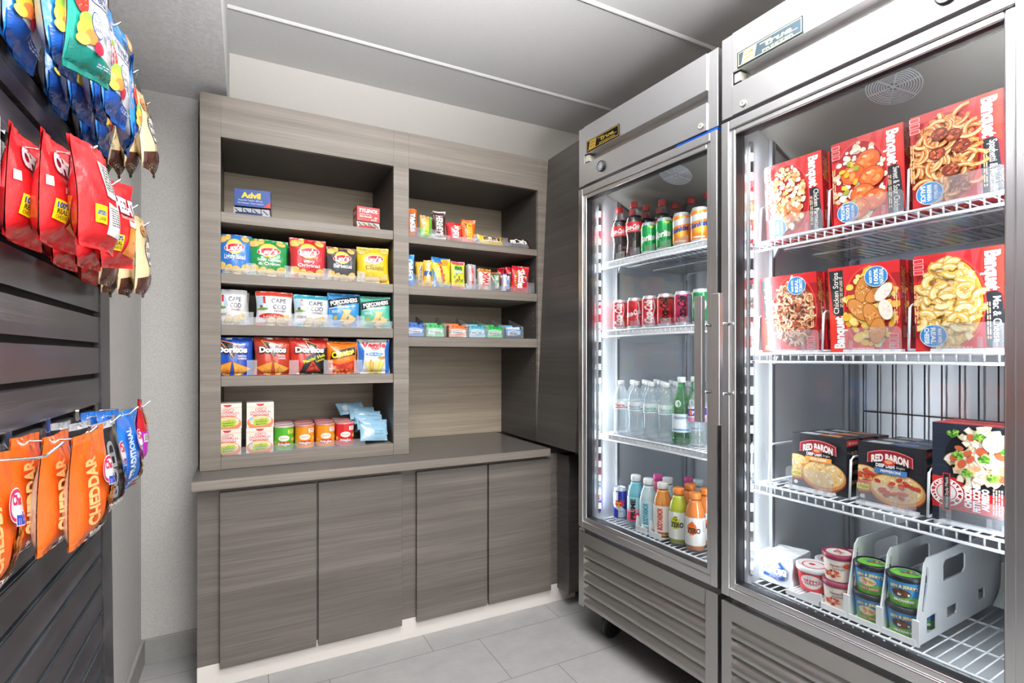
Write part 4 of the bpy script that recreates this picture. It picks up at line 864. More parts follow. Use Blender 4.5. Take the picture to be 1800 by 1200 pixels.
# ================= peg hooks and hanging snack bags =================
WX = -.325; HY = [.885, 1.064, 1.245, 1.434, 1.602]; ROWZ = {1: 1.819, 2: 1.514, 3: 1.057}
def hook():
    o = empty('peg_hook'); g = G()   # local x is out from the wall
    g.box(.0, .003, -.014, .014, -.045, .002, '0', 'chrome'); g.box(-.008, .003, -.012, .012, .0021, .004, '0', 'chrome'); obj('back_plate', g, o)
    g = G(); r = .0021
    g.tube([(.002, 0, -.028), (.01, 0, -.014), (.02, 0, -.0135), (.085, 0, -.0135), (.094, 0, -.011), (.112, 0, .005)], r, '0', 'chrome', 8); obj('wire', g, o)
    return o
where = {0: 'fifth from the slatwall end', 1: 'fourth from the slatwall end', 2: 'third from the slatwall end', 3: 'second from the slatwall end', 4: 'at the slatwall end'}
for row, cols in ((1, (1, 2, 3, 4)), (2, (1, 2, 3, 4)), (3, (0, 1, 2, 3, 4))):
    for c in cols:
        o = item('hook', hook); put(o, (WX+.0005, HY[c], ROWZ[row]-.001))
        tag(o, 'chrome peg hook in the %s row, %s' % (['', 'top', 'middle', 'bottom'][row], where[c]), 'peg hook', 'chrome peg hooks on the slatwall')
# label holder hanging at the near hook of the middle row
g = G(); g.box(-.001, .001, -.018, .018, -.1, 0, 'e8eef4', 'plastic'); g.box(.001, .0014, -.014, -.006, -.095, -.005, '2a62b8', 'plastic'); g.box(.001, .0014, 0, .012, -.095, -.005, 'fff', 'plastic')
o = tag(obj('price_tag_strip', g, loc=(WX+.012, .985, 1.52)), 'narrow white and blue price strip at the left end of the middle hook row', 'price tag')

def d_fruit(main='2f86d8', dark='1b55b0', side=False):
    p = P(10, 15); p.poly([(-3, 3.2), (0, 2.9), (5, 2.1), (5, 12.3), (-3, 12.3)], 'e2e5ea'); p.poly([(-5, 12.2), (5, 12.2), (5, 15), (-5, 15)], main); p.poly([(-5, 0), (5, 0), (5, 2.2), (0, 3.0), (-5, 3.4)], dark)
    p.rect(-2.2, 9.0, 4.9, 12.0, 'f4f6f8'); p.text("Welch's", 1.2, 10.5, 1.9, '1c2f6e', w=6.2, bold=.03); p.ribbon([(-2.2, 9.2), (4.8, 9.2)], .18, '1c2f6e'); p.ribbon([(-2.2, 11.9), (4.8, 11.9)], .14, '1c2f6e')
    p.ell(-3.6, 8.6, 1.15, 1.7, 'e2372f', .1); p.ell(-3.5, 10.1, 1.0, .4, '7cc035', .2); p.blobs(-3.6, 8.4, .8, 1.2, 14, .05, .09, ['f8b83a'], 2)
    p.ell(-3.2, 6.3, 1.3, .9, '9ccb4a', .6); p.ell(-3.1, 5.0, 1.6, 1.4, 'f4cf4a', .3); p.ell(-2.5, 4.6, 1.1, .9, 'f08a4a', .5); p.ell(-1.0, 3.7, 1.0, .8, 'c92c4a', 0); p.ell(-3.8, 3.9, 1.0, .7, 'f5dc5a', .3)
    p.ell(-1.1, 6.4, 1.3, 1.6, '2a55a0', .2); p.ell(-1.1, 6.4, 1.15, 1.45, 'eef1f5', .2); p.text('Fruit', -1.1, 6.9, .7, '22346e', w=1.7, rot=.2); p.text('Snacks', -1.1, 6.0, .6, '22346e', w=1.9, rot=.2)
    p.blobs(2.6, 5.6, 2.0, 2.6, 34, .2, .45, ['a9b4c6', 'c5cbd6', '8f9db4', 'b9c4d4', 'd9a9b0'], 9); p.lines(1.2, 1.7, 5, .16, 2, 'cfe0f4', 4); p.ell(3.6, 13.4, 1.0, 1.2, 'f0884a', .6); p.ell(3.6, 13.4, .7, .9, 'f6b080', .6)
    p.text('Mixed Fruit', -.6, 12.9, .55, 'f2e84a', w=4.2); return p
def d_amos():
    p = P(10, 15); p.poly([(-5, 0), (5, 0), (5, 3.6), (1, 4.6), (-5, 3.0)], '4a2a22'); p.ell(.6, 8.6, 3.4, 2.6, '23407e', .1); p.ell(.6, 8.6, 3.2, 2.4, 'f6f0e2', .1)
    p.text('Famous', .4, 9.5, 1.3, '23305e', w=5.2, sh=.3, bold=.02, rot=.1); p.text('Amos', .8, 7.7, 1.3, '23305e', w=4.2, sh=.3, bold=.02, rot=.1)
    for x, y in ((-2.6, 12.6), (.6, 13.2), (3.0, 12.2)):
        p.ell(x, y, 1.3, 1.15, 'b9743a'); p.ell(x, y, 1.15, 1.0, 'd8984e'); p.blobs(x, y, .8, .7, 6, .12, .22, ['4a2616', '6a3a1e'], int(x*10+60))
    p.text('bite size', 1.6, 2.9, .6, 'e8d8b8', w=3.2); p.text('COOKIES', 1.6, 1.7, .8, 'e8d8b8', w=4); return p
def d_cracker():
    p = P(10, 14); p.poly([(-1, 2.5), (3.8, 1.6), (5, 6.2), (1.4, 7.2)], 'f08a2c'); p.poly([(-.2, 3.2), (3.4, 2.4), (4.3, 5.6), (1.6, 6.3)], 'f6a24a'); p.ell(2, 4.3, .2, .2, 'b85a1a')
    p.text('CHEEZ-IT', .4, 10.3, 2.3, 'f4f0f2', w=8.0, bold=.06, ol='8a1a4a', ow=.05, rot=-.06); p.text('baked snack', .8, 8.4, .6, 'f4f0e0', w=4.4, rot=-.06)
    p.poly([(-4.3, 3.0), (-1.9, 2.8), (-1.7, 5.4), (-4.1, 5.6)], 'f6d21c'); p.text('100%', -3.0, 4.9, .7, '2a4a9a', w=1.8, bold=.05); p.text('REAL', -3.0, 4.1, .6, '3a3a2a', w=1.6, bold=.03); p.text('CHEESE', -3.0, 3.4, .45, '3a3a2a', w=1.8)
    p.rect(-5, 7.0, -4.3, 8.2, 'e8e8ea'); p.poly([(1.0, 7.1), (4.4, 6.6), (4.2, 7.4), (1.2, 8.0)], 'f4f0f0'); return p
def d_cracker_back(dark='cf2a30'):
    p = P(10, 14); p.rect(-3.4, 7.2, 1.4, 11.8, 'eef0ee'); p.lines(-1, 11.4, 4, .22, 9, '444', 6); p.poly([(-2, 1.8), (1.8, 2.0), (1.2, 6.4), (-2.4, 6.0)], 'eef0ee'); p.lines(-.4, 5.6, 2.6, .18, 8, '555', 8); p.rect(2.0, 3.2, 4.2, 5.6, 'f6d21c'); p.text('100%', 3.1, 4.6, .6, '2a4a9a', w=1.7, bold=.04); p.text('REAL', 3.1, 3.8, .5, '333', w=1.4); return p
def d_mix(word, lc, food, bk=None):
    p = P(10, 14)
    if bk: bk(p)
    p.poly([(1.6, 0), (5, 0), (5, 8.6), (2.8, 5.8)], 'b85a14' if not bk else '4a3a2a'); p.blobs(3.6, 4.0, 1.6, 3.2, 46, .3, .6, food, 5)
    p.text(word, -3.1, 7.0, 1.9, lc, w=8.6, rot=PI/2, bold=.04)
    p.ell(1.5, 8.7, 1.9, 1.8, 'e8e9f2'); p.ring(1.5, 8.7, 1.6, 1.5, .35, 'c92a5a', .5, 5.4); p.text('Chex', 1.6, 9.3, 1.0, 'c92a5a', w=2.2, bold=.05, rot=-.1); p.text('mix', 2.2, 7.4, 1.3, '2a4ab8', w=2.4, bold=.06, ol='eef', rot=-.1)
    p.text('SNACK MIX', -1.6, 1.9, .6, 'f4f2ee', w=4.2, bold=.03, rot=.1); p.text('NET WT 3.75 OZ', -1.2, 1.0, .5, 'f4f2ee', w=4.4, rot=.1); return p
bk_mix = P(10, 14); bk_mix.rect(-4.4, 1.4, 4.4, 11, 'efe9dc'); bk_mix.lines(0, 10.4, 8, .2, 20, '444', 3)
BR = {
 'blue': lambda: pouch('snack_pouch', .12, .192, .034, d_fruit(), '2f86d8', 'dde3ea', 4, '2f86d8', hang=.02, edge=.011),
 'teal': lambda: pouch('snack_pouch', .12, .192, .03, d_fruit('27a79a', '17877c'), '27a79a', 'dde3ea', 7, '27a79a', hang=.02, edge=.011),
 'cream': lambda: pouch('cookie_pouch', .115, .19, .034, d_amos(), 'e6d3a8', 'd8c090', 2, 'd9c090', hang=.02, edge=.011),
 'red': lambda: pouch('cracker_pouch', .12, .168, .042, d_cracker(), 'e0262c', 'e0262c', 5, 'e23238', hang=.013, edge=.011, backp=d_cracker_back()),
 'orange': lambda: pouch('snack_mix_pouch', .118, .178, .04, d_mix('CHEDDAR', 'f9b878', ['f0a030', 'c86a1c', 'f6c84a', 'e8b86a', '8a4a1a']), 'ea661c', 'efe9dc', 3, 'ea7430', hang=.008, edge=.011, backp=bk_mix),
 'sky': lambda: pouch('snack_mix_pouch', .118, .178, .04, d_mix('TRADITIONAL', 'cfe4fa', ['d8a860', 'e8c88a', '8a5a2a', 'f0dcb0']), '2878d8', '2878d8', 6, '2f80dc', hang=.008, edge=.011),
 'black': lambda: pouch('snack_mix_pouch', .118, .178, .038, d_mix('BOLD', '8a8c90', ['d8b070', 'e8d0a0', '5a3a22', 'c8955a']), '26272b', 'b9bcc2', 8, 'b4b7bd', hang=.008, edge=.011),
 'plum': lambda: pouch('cookie_pouch', .09, .155, .03, (lambda p: (p.rect(-5, 0, 5, 7, 'b42ab0'), p.ell(1, 10, 2, 1.6, 'e88a3a'), p.ell(3, 12.4, 1.2, 1.2, 'e8a04a'), p.text("'s", -2, 12.6, 1.4, 'fff', w=1.2), p.rect(-4, 4.6, -1, 6.4, 'e8e8ea'), p.lines(-2.5, 6, 2.4, .2, 4, '333', 2), p)[-1])(P(10, 14)), 'c4202c', 'b42ab0', 9, 'c4202c', hang=.02, edge=.011)}
YK = .45
def hang(kind, row, col, x, yaw, lab, grp, dy=0, dz=0, tilt=0, roll=0, cat='snack bag'):
    o = item(('hang', kind), BR[kind]); zw = ROWZ[row]-.0145+.0025
    put(o, (x, HY[col]+dy, zw+dz), R_(90+yaw*YK), tilt, roll); tag(o, lab, cat, grp); return o
gA, gB, gC, gD = 'blue fruit snack bags on the top hooks', 'cream cookie bags at the niche end', 'red cracker bags on the middle hooks', 'snack mix bags on the bottom hooks'
hang('blue', 1, 1, -.302, -8, 'blue fruit snack bag deepest on the nearest top hook, against the slatwall', gA, 0, 0, .05, .05)
hang('blue', 1, 1, -.268, -14, 'blue fruit snack bag in the middle of the nearest top hook, above the red bags', gA, .0, 0, -.03, -.06)
hang('teal', 1, 1, -.228, -30, 'teal and white fruit snack bag, outermost on the nearest top hook', gA, .004, 0, .06, -.16)
hang('blue', 1, 2, -.306, -6, 'blue fruit snack bag deepest on the second top hook', gA, 0, 0, .03, .03)
hang('blue', 1, 2, -.280, -12, 'blue fruit snack bag second from the wall on the second top hook', gA, 0, -.004, .0, -.04)
hang('blue', 1, 2, -.252, -4, 'blue fruit snack bag second from the front on the second top hook', gA, 0, 0, -.02, .02)
hang('blue', 1, 2, -.224, -22, "large blue and white fruit snack bag, outermost on the second top hook", gA, .004, 0, .03, -.03)
hang('blue', 1, 3, -.306, -4, 'blue fruit snack bag deepest on the third top hook, seen below the others', gA, 0, -.006, .0, .04)
hang('blue', 1, 3, -.278, -4, 'blue fruit snack bag in the middle of the third top hook', gA, 0, -.004, .02, 0)
hang('blue', 1, 3, -.232, 22, 'blue fruit snack bag seen edge-on, outermost on the third top hook', gA, 0, .004, .0, .02)
hang('cream', 1, 4, -.308, 0, 'cream and brown cookie bag deepest on the last top hook', gB, 0, -.008, 0, .05, cat='cookie bag')
hang('cream', 1, 4, -.284, -6, 'cream and brown cookie bag second from the wall on the last top hook', gB, 0, -.006, 0, .02, cat='cookie bag')
hang('cream', 1, 4, -.258, 4, 'cream and brown cookie bag turned slightly away on the last top hook', gB, 0, 0, 0, -.03, cat='cookie bag')
hang('cream', 1, 4, -.232, -14, 'cream and brown cookie bag, outermost on the last top hook beside the niche wall', gB, 0, .006, -.1, -.05, cat='cookie bag')
hang('red', 2, 1, -.300, -6, 'red cracker bag deepest on the nearest middle hook, against the slatwall', gC, -.004, 0, .03, .04)
hang('red', 2, 1, -.262, -14, 'red cracker bag in the middle of the nearest middle hook', gC, 0, 0, .02, .02)
hang('red', 2, 1, -.222, 24, 'red cracker bag showing its white nutrition panel, outermost on the nearest middle hook', gC, .002, 0, .06, .02).rotation_euler.z += R_(160)
hang('red', 2, 2, -.300, -4, 'red cracker bag deepest on the second middle hook', gC, 0, -.006, 0, .02)
hang('red', 2, 2, -.268, -8, 'red cracker bag second on the second middle hook', gC, 0, -.004, 0, -.05)
hang('red', 2, 2, -.224, -30, 'red cracker bag turned towards the camera, outermost on the second middle hook', gC, .004, 0, .05, -.14)
hang('red', 2, 3, -.304, 0, 'red cracker bag on the third middle hook, low behind the others', gC, 0, -.01, 0, .03)
hang('cream', 2, 3, -.272, 0, 'cream cookie bag on the third middle hook, mostly behind red bags', gB, 0, -.004, 0, 0, cat='cookie bag')
hang('cream', 2, 4, -.300, 0, 'cream cookie bag deepest on the last middle hook', gB, 0, -.006, 0, .02, cat='cookie bag')
hang('cream', 2, 4, -.266, -10, 'gold-backed cookie bag in the middle of the last middle hook', gB, 0, -.006, 0, -.02, cat='cookie bag')
hang('cream', 2, 4, -.234, -4, 'cream and brown cookie bag, outermost on the last middle hook below the torn wallpaper', gB, 0, -.004, 0, .0, cat='cookie bag')
hang('orange', 3, 0, -.285, -12, 'orange snack mix bag alone on the hook furthest from the slatwall end', gD, .0, -.003, .03, .06)
hang('orange', 3, 1, -.300, -10, 'orange snack mix bag deepest of the three on its hook', gD, -.004, 0, .04, .05)
hang('orange', 3, 1, -.264, -12, 'orange snack mix bag between two others on its hook', gD, 0, 0, .04, .02)
hang('orange', 3, 1, -.224, -26, 'orange snack mix bag with readable lettering, outermost of the three on its hook', gD, .002, .002, .06, -.06)
hang('black', 3, 2, -.300, 0, 'black and grey snack mix bag deepest on the second bottom hook', gD, 0, 0, 0, .05)
hang('black', 3, 2, -.272, -8, 'black and grey snack mix bag in the middle of the second bottom hook', gD, 0, 0, 0, .0)
hang('black', 3, 2, -.236, -16, 'black and grey snack mix bag with white emblem, outermost on the second bottom hook', gD, 0, 0, .02, -.05)
hang('sky', 3, 3, -.298, -4, 'bright blue snack mix bag deepest on the third bottom hook', gD, 0, 0, 0, .05)
hang('sky', 3, 3, -.270, -8, 'bright blue snack mix bag in the middle of the third bottom hook', gD, 0, 0, 0, -.02)
hang('sky', 3, 3, -.236, -10, 'bright blue snack mix bag with sideways lettering, outermost on the third bottom hook', gD, 0, 0, .02, -.03)
hang('plum', 3, 4, -.236, 4, 'small red and purple cookie bag alone on the last bottom hook', gD, 0, 0, 0, .02, cat='cookie bag')
# ================= drinks in the refrigerator =================
RZR = UN['R'][2]-PI/2; RZZ = UN['Z'][2]-PI/2
def cold(o, u, s, t, z, lab, cat, grp=None, yaw=0, rx=0, ry=0):
    p_ = U(u, s, t, z+.0006); put(o, p_, (RZR if u == 'R' else RZZ)+yaw, rx, ry); tag(o, lab, cat, grp); return o
# turn towards the camera so that labels face the aisle
TY = .55
CP = [(0, 0), (.026, 0), (.031, .004), (.0315, .03), (.0285, .06), (.0285, .075), (.0325, .1), (.0325, .135), (.030, .155), (.018, .185), (.0125, .2), (.0125, .212)]
def cola():
    p = P(8, 3.6); p.text('Coca-Cola', 0, 1.8, 1.6, 'fff', w=6, sh=.35, bold=.05, rot=.06); p.ribbon([(-3.6, .7), (-1, .4), (1.5, .8), (3.8, .5)], .16, 'fff')
    return bottle('cola_bottle', CP, 'clear_plastic', '21100c', p, (.1, .142, .0332, 'd8242a'), (.203, .226, .0145, 'e0262c'), fill=.168)
def canb(key, base, txt, tc, extra=None, r=.031, h=.123, rot=PI/2, th=2.2, w=8, rim='c9ccd0'):
    def b():
        p = P(6, 11)
        if extra: extra(p)
        if txt: p.text(txt, 0, 5.6, th, tc, w=w, rot=rot, sh=.25, bold=.05)
        return can('drink_can', r, h, p, base, rim)
    return lambda: item(key, b)
swoosh = lambda c: (lambda p: p.ribbon([(1.9, .8), (1.3, 4), (1.9, 7), (1.4, 10.4)], .4, c))
sprite = canb('sprite', '1f9c4c', 'Sprite', 'f4f6f4', lambda p: (p.rect(-3, 6.6, 3, 9.0, '2aa85a'), p.ell(1.2, 9.4, .6, .6, 'f0e03a')), rot=.15, th=2.0, w=4.6)
orange_ = canb('orange', 'f08a2a', 'Sunkist', '1f4aa0', lambda p: (p.poly([(-3, 6.2), (3, 7.4), (3, 9.4), (-3, 8.2)], 'eef0f4'), p.ell(.4, 4.2, 1.7, 1.6, 'f6a83a'), p.ell(.4, 4.2, 1.2, 1.1, 'fbc04a'), p.rect(-1.4, 1.0, 1.6, 1.9, 'f8f0e0')), rot=.2, th=1.5, w=5.0)
classic = canb('classic', 'cf2430', 'Coca-Cola', 'f6f4f4', swoosh('f6f4f4'))
zero = canb('zero', 'c8202c', 'Coca-Cola', '1c1416', lambda p: p.rect(-3, 9.2, 3, 9.8, '1c1416'))
cherry = canb('cherry', 'c22a5a', 'Coca-Cola', '3a1424', lambda p: p.rect(1.6, 0, 3, 11, 'b8a8d0'))
ginger = canb('ginger', '2f8a52', 'GINGER', 'f4f4f4', lambda p: (p.ell(0, 6, 1.8, 2.2, 'eef4ec'), p.ell(0, 6, 1.4, 1.8, 'c82a6a')), rot=0, th=.8, w=3.2)
g1 = 'cola bottles on the top refrigerator shelf'
TL = [(1089, .135, 'red-capped cola bottle at the far left front of the top refrigerator shelf'), (1114.5, .135, 'taller-looking cola bottle at the front beside the green cans')]
for px, t, lab in TL: cold(item('cola', cola), 'R', S('R', px, t), t, 1.5655, lab, 'drink bottle', g1, TY)
for i, (s_, t) in enumerate([(.10, .21), (.18, .21), (.265, .21), (.10, .285), (.18, .285), (.265, .285), (.345, .285), (.345, .36), (.265, .36), (.18, .36), (.425, .36), (.425, .285)]):
    lab = 'red-capped cola bottle in the %s rank, %s from the left' % ({.21: 'second', .285: 'third', .36: 'fourth'}[t], ['first', 'second', 'third', 'fourth', 'fifth'][int(round((s_-.10)/.081))])
    cold(item('cola', cola), 'R', s_, t, 1.5655, lab, 'drink bottle', g1, TY)
def lane(fn, u, px, t0, z, n, dt, lab, cat, grp, yaw=TY, rx=0):
    s0 = S(u, px, t0)
    for k in range(n):
        l = lab if k == 0 else ' '.join(lab.split()[:10]).rstrip(',')+', %s behind it' % ['', 'next', 'third', 'fourth', 'fifth'][k]
        cold(fn(), u, s0, t0+k*dt, z, l, cat, grp, yaw, rx)
g2 = 'soft drink cans on the top refrigerator shelf'
lane(sprite, 'R', 1141, .135, 1.5655, 1, .07, 'green lemon soda can beside the cola bottles', 'drink can', g2)
lane(sprite, 'R', 1168, .135, 1.5655, 2, .07, 'green lemon soda can beside the orange soda cans', 'drink can', g2)
lane(orange_, 'R', 1198, .135, 1.5655, 2, .07, 'orange soda can right of the green cans', 'drink can', g2)
lane(orange_, 'R', 1230, .135, 1.5655, 2, .07, 'orange soda can nearest the door handle', 'drink can', g2)
g3 = 'cans on the second refrigerator shelf'
for fn, px, lab in ((classic, 1090, 'red cola can at the left end of the second shelf, script up its side'), (canb('classic2', 'd02632', 'Coca-Cola', 'f6f4f4', swoosh('f6f4f4'), rot=.3, th=1.7, w=5), 1116, 'red cola can with sloping white script, second on its shelf'),
                    (classic, 1142.5, 'red cola can with script up its side, third on its shelf'), (zero, 1170, 'red cola can with black script, fourth on its shelf'), (cherry, 1200.5, 'pink and violet cherry cola can, fifth on its shelf'), (ginger, 1232, 'green ginger ale can behind the door handle')):
    lane(fn, 'R', px, .135, 1.2835, 2, .066, lab, 'drink can', g3)
WP = [(0, 0), (.026, 0), (.03, .005), (.0305, .02), (.029, .03), (.0305, .045), (.029, .06), (.0305, .075), (.029, .085), (.0315, .1), (.0315, .14), (.029, .16), (.018, .186), (.012, .196), (.012, .206)]
def water(lc, txt, tc):
    def b():
        p = P(8, 3.6)
        if txt: p.text(txt, 0, 1.8, 1.1, tc, w=4.6, bold=.02)
        p.ribbon([(-3.8, .6), (3.8, .9)], .3, tc)
        return bottle('water_bottle', WP, 'water_plastic', None, p, (.1, .136, .0321, lc), (.2, .2165, .0138, 'eef0f2'), labm='film' if lc == 'film' else 'plastic')
    return b
wk = [('wa', water('eef2f6', 'Pure', 'c22a3a')), ('wb', water('e8f0f4', 'Natural', '6aa0b8')), ('wc', water('d8ecee', 'SmartLife', '3fa0a0')), ('wd', water('e4eef2', 'Natural', '7ab0c0'))]
g4 = 'water bottles on the third refrigerator shelf'
for (k, b), px, nm in zip(wk, (1092, 1118, 1145.5, 1172), ('leftmost', 'second', 'third', 'fourth')):
    lane(lambda: item(k, b), 'R', px, .135, .8585, 4, .068, 'clear water bottle, %s of the front row on the third shelf' % nm, 'water bottle', g4)
GPf = [(0, 0), (.028, 0), (.032, .005), (.0325, .1), (.0315, .13), (.024, .165), (.0165, .19), (.013, .21), (.0125, .232)]
def spark():
    p = P(8, 7); p.rect(-3, .6, 3, 6.6, 'cfe0ec'); p.text('S.PELLEGRINO', 0, 5.6, .8, '1f3a5a', w=4.8, bold=.02); p.ell(0, 3.2, 2.2, 1.5, 'e8eef2'); p.ribbon([(-3, 1), (3, 1)], .4, '3a7ab0')
    o = bottle('sparkling_water_bottle', GPf, 'green_glass', None, p, (.045, .11, .0333, 'd9e8f0'), (.222, .2415, .0148, 'eceef0'))
    g = G(); q = P(4, 4); q.ell(0, 2, 1.9, 1.9, 'e8f0ee'); q.text('SP', 0, 2, .9, '2a6a4a', w=1.4)
    decal(g, q, .026, .026, lambda x, y, of: ((.0305+of-.18*y)*math.sin(x/.03-.3), -(.0305+of-.18*y)*math.cos(x/.03-.3), y+.134), 'plastic'); obj('neck_label', g, o); return o
lane(lambda: item('spark', spark), 'R', 1198, .135, .8585, 2, .07, 'green sparkling water bottle with white cap, beside the clear bottles', 'water bottle', g4)
def flav():
    p = P(8, 6); p.rect(-4, 0, 4, 1.6, 'f09ac0'); p.poly([(-4, 2), (4, 2.8), (4, 5.6), (-4, 4.8)], '5a3ab0'); p.ell(-1.8, 3.6, 1.0, 1.0, 'f08a4a'); p.text('Propel', .8, 3.8, 1.3, 'fff', w=4.2, bold=.05, rot=.08)
    return bottle('flavoured_water_bottle', WP, 'water_plastic', None, p, (.088, .14, .0325, 'f2f0f6'), (.2, .222, .0138, 'eef0f2'))
lane(lambda: item('flav', flav), 'R', 1226, .15, .8585, 2, .07, 'clear flavoured water bottle with violet and pink label, by the door handle', 'water bottle', g4)
g5 = 'drinks on the refrigerator floor'; z5 = .4965
def bull():
    p = P(6, 14); p.poly([(-3, 7), (0, 4.6), (0, 14), (-3, 14)], 'c9d0dc'); p.poly([(0, 0), (3, 0), (3, 4.6), (0, 7)], 'c9d0dc'); p.ell(.2, 7.0, 1.2, 1.2, 'f2c01e'); p.text('Red Bull', .2, 8.6, 1.1, 'd8202c', w=4.4, bold=.05)
    p.poly([(-2.0, 6.6), (-.2, 6.4), (.1, 7.4), (-1.2, 7.9)], 'd8202c'); p.poly([(2.4, 6.6), (.6, 6.4), (.3, 7.4), (1.6, 7.9)], 'd8202c'); p.text('ENERGY DRINK', .2, 4.2, .5, '22306a', w=3.4); return can('energy_can', .0275, .135, p, '2a2f9c', 'c9ccd0')
lane(lambda: item('bull', bull), 'R', 1090, .14, z5, 2, .08, 'slim blue and silver energy drink can at the left of the floor rack', 'drink can', g5)
cold(item('bull', bull), 'R', S('R', 1090, .14)+.062, .2, z5, 'second slim blue energy drink can, set back to the right', 'drink can', g5, TY)
SP = [(0, 0), (.028, 0), (.033, .005), (.034, .02), (.034, .12), (.032, .14), (.022, .165), (.0175, .175), (.0175, .182)]
def sport(key, col, lc, txt, tc, capc, shell='clear_plastic', des=None, full=True):
    def b():
        p = des() if des else P(9, 9)
        if txt: p.text(txt, -.4, 4.5, 1.9, tc, w=7.6, rot=PI/2, bold=.05)
        return bottle('sports_drink_bottle', SP, shell, col, p, (.022, .118, .0348, lc), (.178, .2, .02, capc), fill=.172)
    return lambda: item(key, b)
def d_prime():
    p = P(9, 9); p.rect(-4.5, 0, 4.5, 3.4, 'e8486a'); p.poly([(-4.5, 3.2), (4.5, 3.8), (4.5, 5), (-4.5, 4.2)], 'f0a0b0'); return p
def d_zero(c):
    def f(): p = P(9, 9); p.ell(-.6, 5.4, 1.7, 2.0, c); p.text('G', -.6, 6.9, 1.5, 'd8581c' if c != 'c8cc2a' else '3a3a2a', w=1.3, bold=.05); p.text('ZERO', 0, 4.9, 1.6, '2a2a2c', w=4.6, bold=.05); p.rect(3.0, .6, 4.2, 8.4, 'd9dce0'); p.lines(3.6, 8, 1, .15, 14, '8a8a90', 5); return p
    return f
prime = sport('prime', '7ac8d8', 'a8dce6', 'PRIME', '1a1a1e', 'eef0f2', des=d_prime)
body = sport('body', 'cfe4ea', 'c4e2ea', 'BODYARMOR', '3a9ab0', 'f0f2f4'); bodyo = sport('bodyo', 'f0952a', 'f2ece6', 'BODYARMOR', 'd8482a', 'f4f2f0')
zy = sport('zy', 'c9d020', 'e9ebe6', '', '', 'f08a3a', des=d_zero('c8cc2a')); zo = sport('zo', 'f28420', 'f0eeea', '', '', 'f08a3a', des=d_zero('e8702a')); pk_ = sport('pinkcap', 'e0587a', 'e8d0dc', 'PRIME', '5a2a4a', 'd84a9a'); gry = sport('grey', 'c4ccd4', 'd4dade', 'ZERO', '7a8490', 'd9e2ec')
for fn, px, n, lab in ((prime, 1118, 1, 'turquoise and red sports drink bottle with black sideways lettering'), (body, 1140, 1, 'pale blue sports drink bottle with white cap in the front row'), (bodyo, 1165, 1, 'amber sports drink bottle with white cap and label in the front row'),
                       (zy, 1193, 1, 'yellow sports drink bottle with an orange cap in the front row'), (zo, 1222, 1, 'bright orange sports drink bottle at the right of the front row')):
    lane(fn, 'R', px, .14 if px < 1190 else .13, z5, n, .075, lab, 'sports drink', g5)
for fn, s_, t, lab in ((pk_, .235, .22, 'pink-capped sports drink in the second rank'), (pk_, .33, .29, 'pink-capped sports drink in the third rank'), (body, .29, .215, 'white-capped pale sports drink in the second rank, behind the amber one'), (gry, .375, .29, 'grey-blue capped sports drink in the third rank'), (zo, .40, .215, 'orange-capped sports drink in the second rank, behind the yellow one'),
                       (zo, .475, .21, 'orange-capped sports drink in the second rank at the right'), (gry, .46, .29, 'grey-blue capped sports drink in the third rank, right of its twin'), (gry, .42, .37, 'grey-blue capped sports drink in the fourth rank'), (gry, .53, .37, 'grey-blue capped sports drink in the fourth rank at the right'), (gry, .54, .29, 'grey-blue capped sports drink in the third rank at the far right'), (zo, .56, .2, 'orange-capped sports drink hidden by the right door stile')):
    cold(fn(), 'R', s_, t, z5, lab, 'sports drink', g5, TY)
def rail():
    g = G(); g.box(-.003, .003, 0, .42, .0, .03, '0', 'pusher'); g.box(-.03, .03, .0, .42, 0, .003, '0', 'pusher'); g.box(-.03, .03, -.003, 0, 0, .022, '0', 'pusher')
    g.hexa([(-.035, .0, .003), (-.029, .0, .003), (-.029, .03, .003), (-.035, .03, .003), (-.035, .006, .055), (-.029, .006, .055), (-.029, .012, .055), (-.035, .012, .055)], '0', 'pusher'); return obj('pusher_track', g)
for k, px in enumerate((1128, 1152)): 
    o = item('rail', rail); cold(o, 'R', S('R', px, .1), .1, z5-.0, 'white plastic pusher track under the sports drinks, %s one' % ['left', 'right'][k], 'pusher track', 'white pusher tracks on the refrigerator floor')
for o in [q for q in C.objects if q.name.startswith('sports_drink') and not q.parent]: o.location.z += .0032
# clear pack of drink lanes: acrylic front stops on the upper shelves
def stop(w):
    def b(): g = G(); g.box(-w/2, w/2, 0, .002, 0, .03, '0', 'acrylic'); g.box(-w/2, w/2, .002, .02, 0, .0015, '0', 'acrylic'); return obj('lane_stop', g)
    return b
for zz_, nm, lst in ((1.5655, 'top', (1090, 1116, 1142, 1169, 1199)), (1.2835, 'second', (1090, 1116, 1142, 1170, 1200)), (.8585, 'third', (1092, 1118, 1145, 1172, 1199))):
    for k, px in enumerate(lst): cold(item('stop', stop(.05)), 'R', S('R', px, .095), .095, zz_, 'clear front stop on the %s refrigerator shelf, %s from the left' % (nm, ['first', 'second', 'third', 'fourth', 'fifth'][k]), 'lane stop', 'clear lane stops in the refrigerator')

